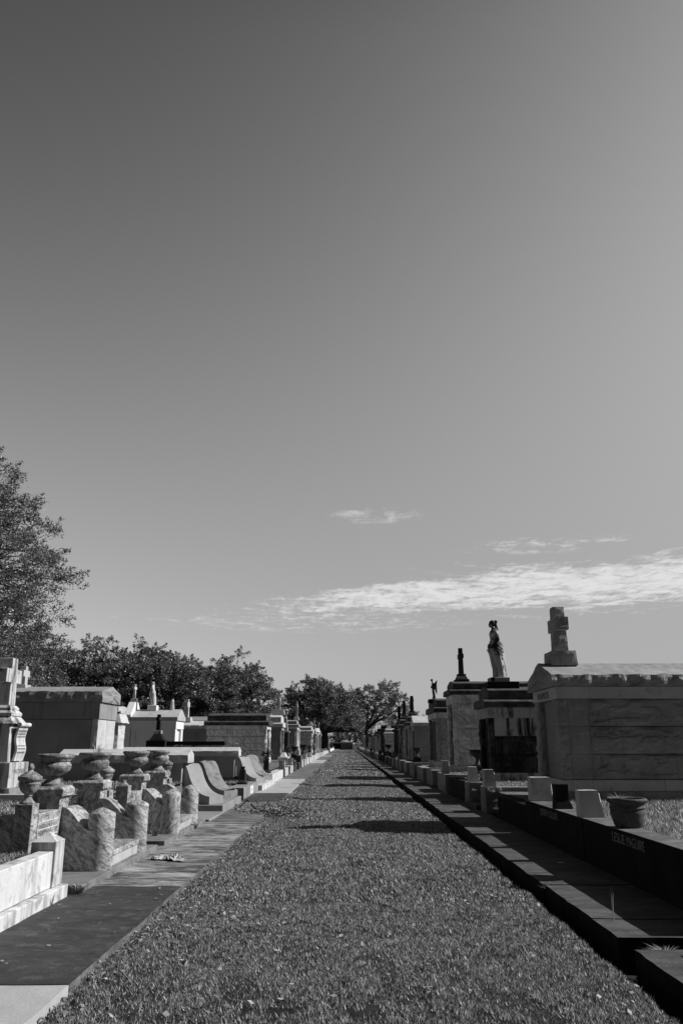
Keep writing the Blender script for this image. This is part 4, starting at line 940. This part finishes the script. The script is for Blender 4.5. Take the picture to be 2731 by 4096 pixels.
# vases, flowers, small stones on the left farther plots
def blooms(loc, r, n, mat, parent, name='flowers'):
    mb = MB()
    for i in range(n):
        v = Vector(rng.normal(0, 1, 3)); v.normalize(); c = Vector(loc) + v*r*random.uniform(.4, 1)
        a = Vector(rng.normal(0, 1, 3)).normalized(); b = a.cross(Vector((.3, .5, .8))).normalized(); s = r*.3
        mb.add([c-a*s, c-b*s, c+a*s, c+b*s], [(0,1,2,3)])
    return obj(name, mb, mat, parent)
def vase(x, y, z, h, label, mat, flowers=True, col='dark_marble'):
    t = thing('flower_vase', label, 'flower vase', (x, y, z), 'vases along the left plots')
    mb = MB(); mb.frustum((x-.2, x+.2, y-.2, y+.2, z), (x-.12, x+.12, y-.12, y+.12, z+.14)); mb.frustum((x-.11, x+.11, y-.11, y+.11, z+.141), (x-.1, x+.1, y-.1, y+.1, z+h)); obj('stand', mb, col, t, bevel=.008)
    obj('vase', MB().lathe([(0,0),(.06,0),(.08,.05),(.06,.1),(.1,.18),(0,.17)], x, y, z+h+.002, 16), col, t)
    if flowers: blooms((x, y, z+h+.3), .2, 90, mat, t); blooms((x, y, z+h+.22), .22, 70, 'leaf', t, 'leaves')
    return t
vase(-3.2, 33.6, .45, .5, 'dark stone vase of pale flowers on the white coping', 'petal')
vase(-3.6, 52, .5, .45, 'white vase of dark flowers beside the black-roofed tomb', 'leaf', True, 'white_marble')
iron_urn((-3.6, 58, .5), .3, 'dark iron urn by the left coping posts', 1.1)
iron_urn((-3.4, 67, .5), .3, 'tall dark iron urn below the columned tomb', 1.3)
vase(-3.3, 75, .5, .5, 'dark vase with a leafy bunch near the columned tomb', 'leaf')
vase(-3.4, 88, .5, .6, 'dark vase past the columned tomb with ragged flowers', 'petal')
tag(obj('headstone', MB().box(-4.25, -4.05, 37.5, 38.2, .48, .95), 'grey_granite', loc=(-4.1, 37.8, .48), bevel=.01), 'small plain grey headstone in front of the dark shrub', 'headstone')
mb = MB(); mb.box(-4.1, -3.5, 50.0, 51.6, .45, .8); mb.frustum((-4.0, -3.6, 50.2, 51.4, .8), (-3.9, -3.7, 50.4, 51.2, 1.05)); tag(obj('headstone', mb, 'white_marble', loc=(-3.8, 50.8, .45), bevel=.02), 'white slant-topped headstone in front of the black-roofed tomb', 'headstone')
tag(obj('headstone', MB().rough(-3.7, -3.45, 61.5, 62.6, .45, 1.15, .02, .02, .1, 5), 'weathered_marble', loc=(-3.6, 62, .45)), 'pale rough headstone below the tall-crossed tomb', 'headstone')

# ------------------------------------------------------------------ wall and gateway closing the aisle
t = thing('boundary_wall', 'low grey wall with a dark doorway closing the far end of the aisle', 'wall', (0, 222, 0))
mb = MB(); mb.box(-4.4, -3.4, 222, 222.6, -.1, 1.7); mb.box(-1.4, 1.8, 222, 222.6, -.1, 1.7); mb.box(-3.4, -1.4, 222, 222.6, 1.5, 1.7); obj('wall', mb, 'rough_granite', t)
obj('cap', MB().box(-4.5, 1.9, 221.8, 222.8, 1.704, 1.9), 'white_marble', t); obj('door', MB().box(-3.4, -1.4, 222.3, 222.4, -.1, 1.5), 'black_stone', t)

# ------------------------------------------------------------------ trees
def np_quads(name, C, A, B, mat, parent=None, loc=(0,0,0)):
    n = len(C); V = np.empty((n, 4, 3), dtype=np.float32)
    V[:, 0] = C - A; V[:, 1] = C - B*.55 + A*.1; V[:, 2] = C + A; V[:, 3] = C + B*.55 + A*.1
    off = np.array(rootloc(parent) if parent is not None else loc, dtype=np.float32); V -= off
    me = bpy.data.meshes.new(name); me.vertices.add(n*4); me.vertices.foreach_set('co', V.ravel())
    me.loops.add(n*4); me.loops.foreach_set('vertex_index', np.arange(n*4, dtype=np.int32))
    me.polygons.add(n); me.polygons.foreach_set('loop_start', np.arange(0, n*4, 4, dtype=np.int32)); 
    me.update(calc_edges=True); me.validate()
    return link_mesh(name, me, mat, parent, loc)
def tree(label, loc, trunk_h, tr, cz, rx, ry, rz_, clumps, leaves, leaf, seed, mat='leaf', coff=(0,0), name='oak_tree', clr=.75, limbs=7, spray=.25, low=-.55, group='live oaks along the cemetery', extra_limbs=()):
    rr = random.Random(seed); g = np.random.default_rng(seed)
    t = thing(name, label, 'tree', loc, group); X, Y, Z = loc
    cx, cyy = X + coff[0], Y + coff[1]
    cc = np.array([cx, cyy, Z + cz])
    # clump centres fill an uneven dome
    pts = []
    while len(pts) < clumps:
        v = g.normal(0, 1, 3); v /= np.linalg.norm(v)
        if v[2] < low: continue
        lump = 1 + .28*noise.noise(Vector(v)*2.2 + Vector((seed, 0, 0))) + .15*noise.noise(Vector(v)*5 + Vector((0, seed, 0)))
        rad = (g.random()**.45)*lump
        if g.random() < spray: rad = lump*g.uniform(.92, 1.04)
        p = cc + v*rad*np.array([rx, ry, rz_])
        if p[2] < Z + trunk_h*.55: continue
        pts.append(p)
    pts = np.array(pts)
    # limbs: from the fork towards spread directions, then twigs to the clumps
    fork = Vector((X + rr.uniform(-.2, .2), Y, Z + trunk_h)); mb = MB()
    mb.tube([(X, Y, Z-.3), (X + .05, Y, Z + trunk_h*.15), (X + .1*rr.uniform(-1, 1), Y, Z + trunk_h*.6), fork], [tr*1.6, tr*1.1, tr*.95, tr*.9], 10)
    nodes = []
    ends = []
    for i in range(limbs):
        a = 6.283*i/limbs + rr.uniform(-.3, .3); up = rr.uniform(.15, .9)
        ends.append(Vector((cx + math.cos(a)*rx*.75*(1.1-up*.5), cyy + math.sin(a)*ry*.75*(1.1-up*.5), Z + cz + rz_*(up-.35)*.9)))
    for e in list(ends) + [Vector(x) for x in extra_limbs]:
        P_ = []; R_ = []
        for k in range(9):
            u = k/8; p = fork.lerp(e, u); p.z += math.sin(u*3.14)*.1*(e-fork).length*(1 if e.z < Z+cz else .4)
            p += Vector((noise.noise((u*3, seed, e.x)), noise.noise((u*3, e.y, seed)), noise.noise((e.z, u*3, seed))))*.08*(e-fork).length*math.sin(u*3.14)
            P_.append(p); R_.append(tr*.6*(1-u)**.8 + .03)
        mb.tube(P_, R_, 7); nodes += [(P_[k], R_[k]) for k in range(2, 9)]
    trunk = obj('trunk', mb, 'bark', t)
    na = np.array([n_[0] for n_ in nodes]); tw = MB()
    for p in pts:
        d = np.linalg.norm(na - p, axis=1); k = int(np.argmin(d + g.random(len(d))*.8)); s = Vector(na[k]); e = Vector(p)
        mid = s.lerp(e, .5) + Vector(g.normal(0, 1, 3))*.1*(e-s).length
        tw.tube([s, mid, e], [min(nodes[k][1], .05+.012*(e-s).length), .035, .012], 4)
    obj('branches', tw, 'bark', t)
    # leaves: each clump is a few flat-ish sprays
    per = leaves//clumps; Cs = []
    for p in pts:
        out = (p - cc)/np.array([rx, ry, rz_]); on = np.linalg.norm(out) + 1e-6; out = out/on
        sub = 5
        for k in range(sub):
            dirv = g.normal(0, 1, 3)*.8 + out*.9; dirv[2] *= .6; dirv /= np.linalg.norm(dirv)
            m = per//sub; u = g.random(m)**.8; wdt = clr*.28*(1.15-u)
            Cs.append(p + (g.random()*.3*clr)*dirv + u[:, None]*dirv*clr*g.uniform(.7, 1.25) + g.normal(0, 1, (m, 3))*wdt[:, None]*np.array([1, 1, .7]))
    C = np.concatenate(Cs); n = len(C)
    A = g.normal(0, 1, (n, 3)); A /= np.linalg.norm(A, axis=1)[:, None]; N = g.normal(0, 1, (n, 3)) + np.array([0, 0, .5]); B = np.cross(A, N); B /= (np.linalg.norm(B, axis=1)[:, None] + 1e-6)
    sz = leaf*g.uniform(.6, 1.3, (n, 1))
    np_quads('crown', C, A*sz*.5, B*sz*.5, mat, t)
    return t
tree('huge dark live oak leaning in from the left edge', (-24.5, 41, .4), 4.0, .7, 7.2, 8.7, 8, 10.9, 900, 420000, .125, 3, clr=1.1, limbs=9, low=-.85, spray=.15)
tree('rounded dark live oak right behind the gabled granite tomb', (-23.5, 76, .4), 2.5, .5, 4.9, 5.6, 5, 4.9, 330, 100000, .185, 5, clr=1.0, low=-.8)
tree('broad live oak behind the white mausoleum', (-18.2, 78, .4), 2.5, .5, 4.8, 5.8, 5, 4.8, 340, 105000, .185, 6, clr=1.0, low=-.8)
tree('open-crowned live oak above the black-roofed tomb', (-11.6, 82, .4), 2.5, .45, 4.6, 4.9, 4.6, 4.4, 230, 70000, .185, 8, 'leaf_loose', clr=1.0, low=-.8)
tree('live oak filling the gap under the huge left oak', (-29, 72, .4), 2.5, .5, 5.2, 6, 5, 5.0, 300, 90000, .185, 9, clr=1.1, low=-.8)
tree('lower live oak between the broad oak and the open-crowned oak', (-19, 100, .4), 2.5, .5, 5.0, 6.5, 5, 5.0, 260, 70000, .23, 10, clr=1.2, low=-.8)
tree('dense live oak at the left of the aisle, its limb arching across', (-3.5, 137, .4), 3.0, .55, 6.2, 6.2, 6, 4.9, 330, 90000, .22, 12, clr=1.15, coff=(-1.0, 0), low=-.55, extra_limbs=((2.3, 136, 3.7), (3.6, 136, 2.6)))
tree('loose live oak with forked limbs at the right of the aisle', (3.8, 148, .4), 3.4, .35, 6.8, 5.0, 5, 4.6, 110, 24000, .24, 14, 'leaf_loose', clr=1.1, coff=(2.8, 0), low=-.4, spray=.3)
tree('far pale tree seen through the arching limb', (-2, 245, 0), 2, .4, 4.5, 8, 5, 4.5, 70, 9000, .45, 16, 'leaf_loose', clr=1.6, low=-.8, group='distant trees beyond the end wall')
tree('far tree right of the end doorway', (9, 250, 0), 2, .4, 5, 8, 5, 5, 70, 9000, .45, 17, 'leaf_loose', clr=1.6, low=-.8, group='distant trees beyond the end wall')
tree('far low tree showing above the right-hand tomb roofs', (24, 270, 0), 2, .4, 5.5, 9, 5, 4.5, 70, 8000, .45, 18, clr=1.6, low=-.8, group='distant trees beyond the end wall')
tree('far tree behind the left row beyond the dense oak', (-16, 255, 0), 2, .4, 5.5, 9, 5, 5.5, 80, 9000, .45, 19, clr=1.6, low=-.8, group='distant trees beyond the end wall')
def shrub(loc, r, h, n, label, leaf=.09, mat='leaf', seed=1):
    g = np.random.default_rng(seed); t = thing('shrub', label, 'shrub', loc)
    v = g.normal(0, 1, (n, 3)); v /= np.linalg.norm(v, axis=1)[:, None]; C = np.array(loc) + np.array([0, 0, h*.5]) + v*(g.random((n, 1))**.5)*np.array([r, r, h*.55])*(1 + .3*np.sin(v[:, :1]*7 + v[:, 1:2]*5))
    A = g.normal(0, 1, (n, 3)); A /= np.linalg.norm(A, axis=1)[:, None]; B = np.cross(A, g.normal(0, 1, (n, 3))); B /= np.linalg.norm(B, axis=1)[:, None]
    np_quads('foliage', C, A*leaf*.5, B*leaf*.5, mat, t)
    mb = MB()
    for i in range(5): mb.tube([loc, (loc[0] + r*.4*math.cos(i*1.3), loc[1] + r*.4*math.sin(i*1.3), loc[2] + h*.6)], [.03, .01], 5)
    obj('stem', mb, 'bark', t)
shrub((-5.6, 40.5, .45), .75, .95, 2200, 'dark dense shrub in front of the black-roofed tomb', .1, 'leaf', 4)
shrub((-4.75, 19.8, .7), .35, .45, 900, 'low leafy plant by the nearer gabled wall', .07, 'leaf', 6)

# ------------------------------------------------------------------ grass, litter
def blades(name, n, fn, h, w, mat, kd='stuff'):
    P_ = fn(n); n = len(P_)
    a = rng.random(n)*6.283; lean = rng.uniform(.15, 1.1, n); hh = h*rng.uniform(.5, 1.25, n); b = rng.random(n)*6.283
    V = np.empty((n, 3, 3), dtype=np.float32); sd = np.stack([np.cos(a), np.sin(a), np.zeros(n)], 1)*(w*rng.uniform(.6, 1.3, n)[:, None])*.5
    V[:, 0] = P_ - sd; V[:, 1] = P_ + sd
    V[:, 2] = P_ + np.stack([np.cos(b)*lean*hh, np.sin(b)*lean*hh, hh], 1)
    me = bpy.data.meshes.new(name); me.vertices.add(n*3); me.vertices.foreach_set('co', V.ravel())
    me.loops.add(n*3); me.loops.foreach_set('vertex_index', np.arange(n*3, dtype=np.int32))
    me.polygons.add(n); me.polygons.foreach_set('loop_start', np.arange(0, n*3, 3, dtype=np.int32)); me.update(calc_edges=True)
    return me
def aisle(y0, y1, patch=.55):
    def fn(n):
        x = rng.uniform(-1.8, 2.06, n); y = rng.uniform(y0, y1, n); keep = np.ones(n, bool); z = np.zeros(n)
        r = rng.random(n)
        for i in range(n):
            q = .7*noise.noise((x[i]*1.7, y[i]*1.2, 5)) + .9*noise.noise((x[i]*9, y[i]*7, 9)) + .6*noise.noise((x[i]*3.7, y[i]*3.1, 2))
            if noise.noise((x[i]*2.1, y[i]*1.5, 17)) < -.4 or noise.noise((x[i]*5.5, y[i]*4.5, 27)) < -.5: keep[i] = r[i] < .38; z[i] = path_z(x[i], y[i]) - .012; continue
            keep[i] = r[i] < patch + .75*q + .2
            z[i] = path_z(x[i], y[i]) - .005
        return np.stack([x, y, z], 1)[keep]
    return fn
def join_np(name, mes, mat):
    o = None
    bm = []
    vs = []; 
    for me in mes:
        a = np.empty(len(me.vertices)*3, dtype=np.float32); me.vertices.foreach_get('co', a); vs.append(a.reshape(-1, 3))
    V = np.concatenate(vs); n = len(V)//3
    me = bpy.data.meshes.new(name); me.vertices.add(n*3); me.vertices.foreach_set('co', V.ravel()); me.loops.add(n*3); me.loops.foreach_set('vertex_index', np.arange(n*3, dtype=np.int32))
    me.polygons.add(n); me.polygons.foreach_set('loop_start', np.arange(0, n*3, 3, dtype=np.int32)); me.update(calc_edges=True)
    return link_mesh(name, me, mat)
mes = [blades('b', 330000, aisle(4.6, 9, .45), .028, .0078, None), blades('b', 260000, aisle(9, 18, .47), .036, .0135, None), blades('b', 240000, aisle(18, 42, .85), .042, .03, None), blades('b', 220000, aisle(42, 200, .95), .07, .085, None)]
o = join_np('grass', mes, 'grass_blade'); kind(o, 'stuff'); tag(o, 'short mown grass covering the aisle between the pavements', 'grass')
def zone(x0, x1, y0, y1, z):
    def fn(n): return np.stack([rng.uniform(x0, x1, n), rng.uniform(y0, y1, n), np.full(n, z)], 1)
    return fn
mes = [blades('b', 26000, zone(-5.5, -3.05, 5.5, 9.0, .47), .05, .009, None), blades('b', 30000, zone(-8.5, -3.6, 9.3, 18.5, .76), .06, .014, None), blades('b', 12000, zone(-7, -3.7, 19.5, 23.3, .73), .06, .014, None), blades('b', 14000, zone(-8, -3.35, 23.5, 28.5, .33), .07, .02, None),
       blades('b', 40000, zone(3.42, 8.5, 7.2, 15.7, .56), .06, .010, None), blades('b', 16000, zone(3.45, 9, 19.3, 23.6, .55), .06, .016, None), blades('b', 12000, zone(3.45, 5, 24, 36, .53), .07, .02, None)]
o = join_np('plot_grass', mes, 'grass_blade'); kind(o, 'stuff'); tag(o, 'grass growing inside the raised burial plots', 'grass')
# fallen leaves: thick along the left pavement edge, thin elsewhere
n1, n2, n3 = 1300, 1100, 260
x = np.concatenate([-1.76 + np.abs(rng.normal(0, .14, n1)), rng.uniform(-1.7, 1.95, n2), -1.2 + rng.normal(0, .4, n3)])
y = np.concatenate([rng.uniform(4.8, 26, n1), 4.6 + rng.gamma(1.6, 4.5, n2), rng.normal(8.3, .9, n3)])
z = np.array([path_z(a, b) for a, b in zip(x, y)]) + rng.uniform(.01, .045, len(x))
C = np.stack([x, y, z], 1); n = len(C); A = rng.normal(0, 1, (n, 3)); A[:, 2] *= .35; A /= np.linalg.norm(A, axis=1)[:, None]; Bv = np.cross(A, rng.normal(0, .35, (n, 3)) + np.array([0, 0, 1])); Bv /= np.linalg.norm(Bv, axis=1)[:, None]
sz = rng.uniform(.018, .055, (n, 1))
o = np_quads('fallen_leaves', C, A*sz*.5, Bv*sz*.62, 'litter'); kind(o, 'stuff'); tag(o, 'dry fallen leaves scattered over the grass, thickest along the left pavement', 'fallen leaves')
n = 70; xl = rng.uniform(-2.75, -1.8, n); yl = 5.7 + rng.gamma(1.5, 5, n); C = np.stack([xl, yl, np.full(n, .132)], 1); A = rng.normal(0, 1, (n, 3)); A[:, 2] *= .2; A /= np.linalg.norm(A, axis=1)[:, None]; Bv = np.cross(A, np.array([0, 0, 1.0])); sz = rng.uniform(.02, .05, (n, 1))
o = np_quads('fallen_leaves', C, A*sz*.5, Bv*sz*.6, 'litter'); kind(o, 'stuff'); tag(o, 'a few dry leaves lying on the left pavement slabs', 'fallen leaves')
# a broken branch with dead leaves lying on the grass, a crumpled rag on the pavement
t = thing('fallen_branch', 'broken leafy branch lying across the grass edge beside the left pavement', 'branch', (-1.6, 18.6, .05))
mb = MB(); mb.tube([(-2.55, 20.3, .13), (-2.3, 19.7, .33), (-2.05, 19.0, .2), (-1.6, 18.6, .12), (-.9, 18.8, .1)], [.012, .018, .02, .016, .008], 6)
for i in range(16):
    b = Vector((random.uniform(-2.0, -1.0), random.uniform(18.2, 19.4), .1)); mb.tube([b, b + Vector((random.uniform(-.3, .4), random.uniform(-.3, .3), random.uniform(.05, .3)))], [.008, .003], 4)
obj('stem', mb, 'bark', t)
n = 700; C = np.stack([rng.normal(-1.55, .34, n), rng.normal(18.8, .4, n), .05 + np.abs(rng.normal(.1, .09, n))], 1); A = rng.normal(0, 1, (n, 3)); A /= np.linalg.norm(A, axis=1)[:, None]; Bv = np.cross(A, rng.normal(0, 1, (n, 3))); Bv /= np.linalg.norm(Bv, axis=1)[:, None]
np_quads('leaves', C, A*.04, Bv*.03, 'litter', t)
xs = np.linspace(0, 1, 26); yy = np.linspace(0, 1, 14)
def rz(u, v): return .008 + .075*abs(noise.fractal(Vector((u*5, v*3, 2)), .7, 2, 4))*(1 - abs(2*u-1)**3)
mb = grid_mesh(list(xs), list(yy), rz); mb.v = [(-2.6 + .46*a + .03*math.sin(b*9), 11.35 + .34*b*(.4+.6*math.sin(a*3.1)) - .18*a + .06*noise.noise((a*6, b*2, 0)), .125 + c) for a, b, c in mb.v]
tag(obj('rag', mb, 'rag', loc=(-2.35, 11.5, .12)), 'crumpled white rag lying on the left pavement', 'rag')
tuft('weed', 'tall single seeding grass stalk growing from the right pavement joint', 'weed', (2.32, 7.66, .12), .34, 4, .03, 'straw', .005)
tuft('weed', 'clump of weeds sprouting from the gap in the right pavement', 'weed', (2.25, 9.46, .05), .09, 90, .16, 'grass_blade', .008)
tuft('weed', 'low weeds in the open gap between the nearest right pavement slabs', 'weed', (2.45, 6.83, .03), .07, 120, .2, 'grass_blade', .008)
tuft('weed', 'small grass tuft at the foot of the near white coping', 'weed', (-2.8, 8.3, .12), .14, 14, .08, 'straw', .005)
tuft('weed', 'dry weed clump in the joint at the end of the marble base slab', 'weed', (-2.75, 8.93, .12), .1, 60, .12, 'litter', .012)
n_objs = len(bpy.data.objects)
print('objects', n_objs, 'polys', sum(len(m.polygons) for m in bpy.data.meshes))
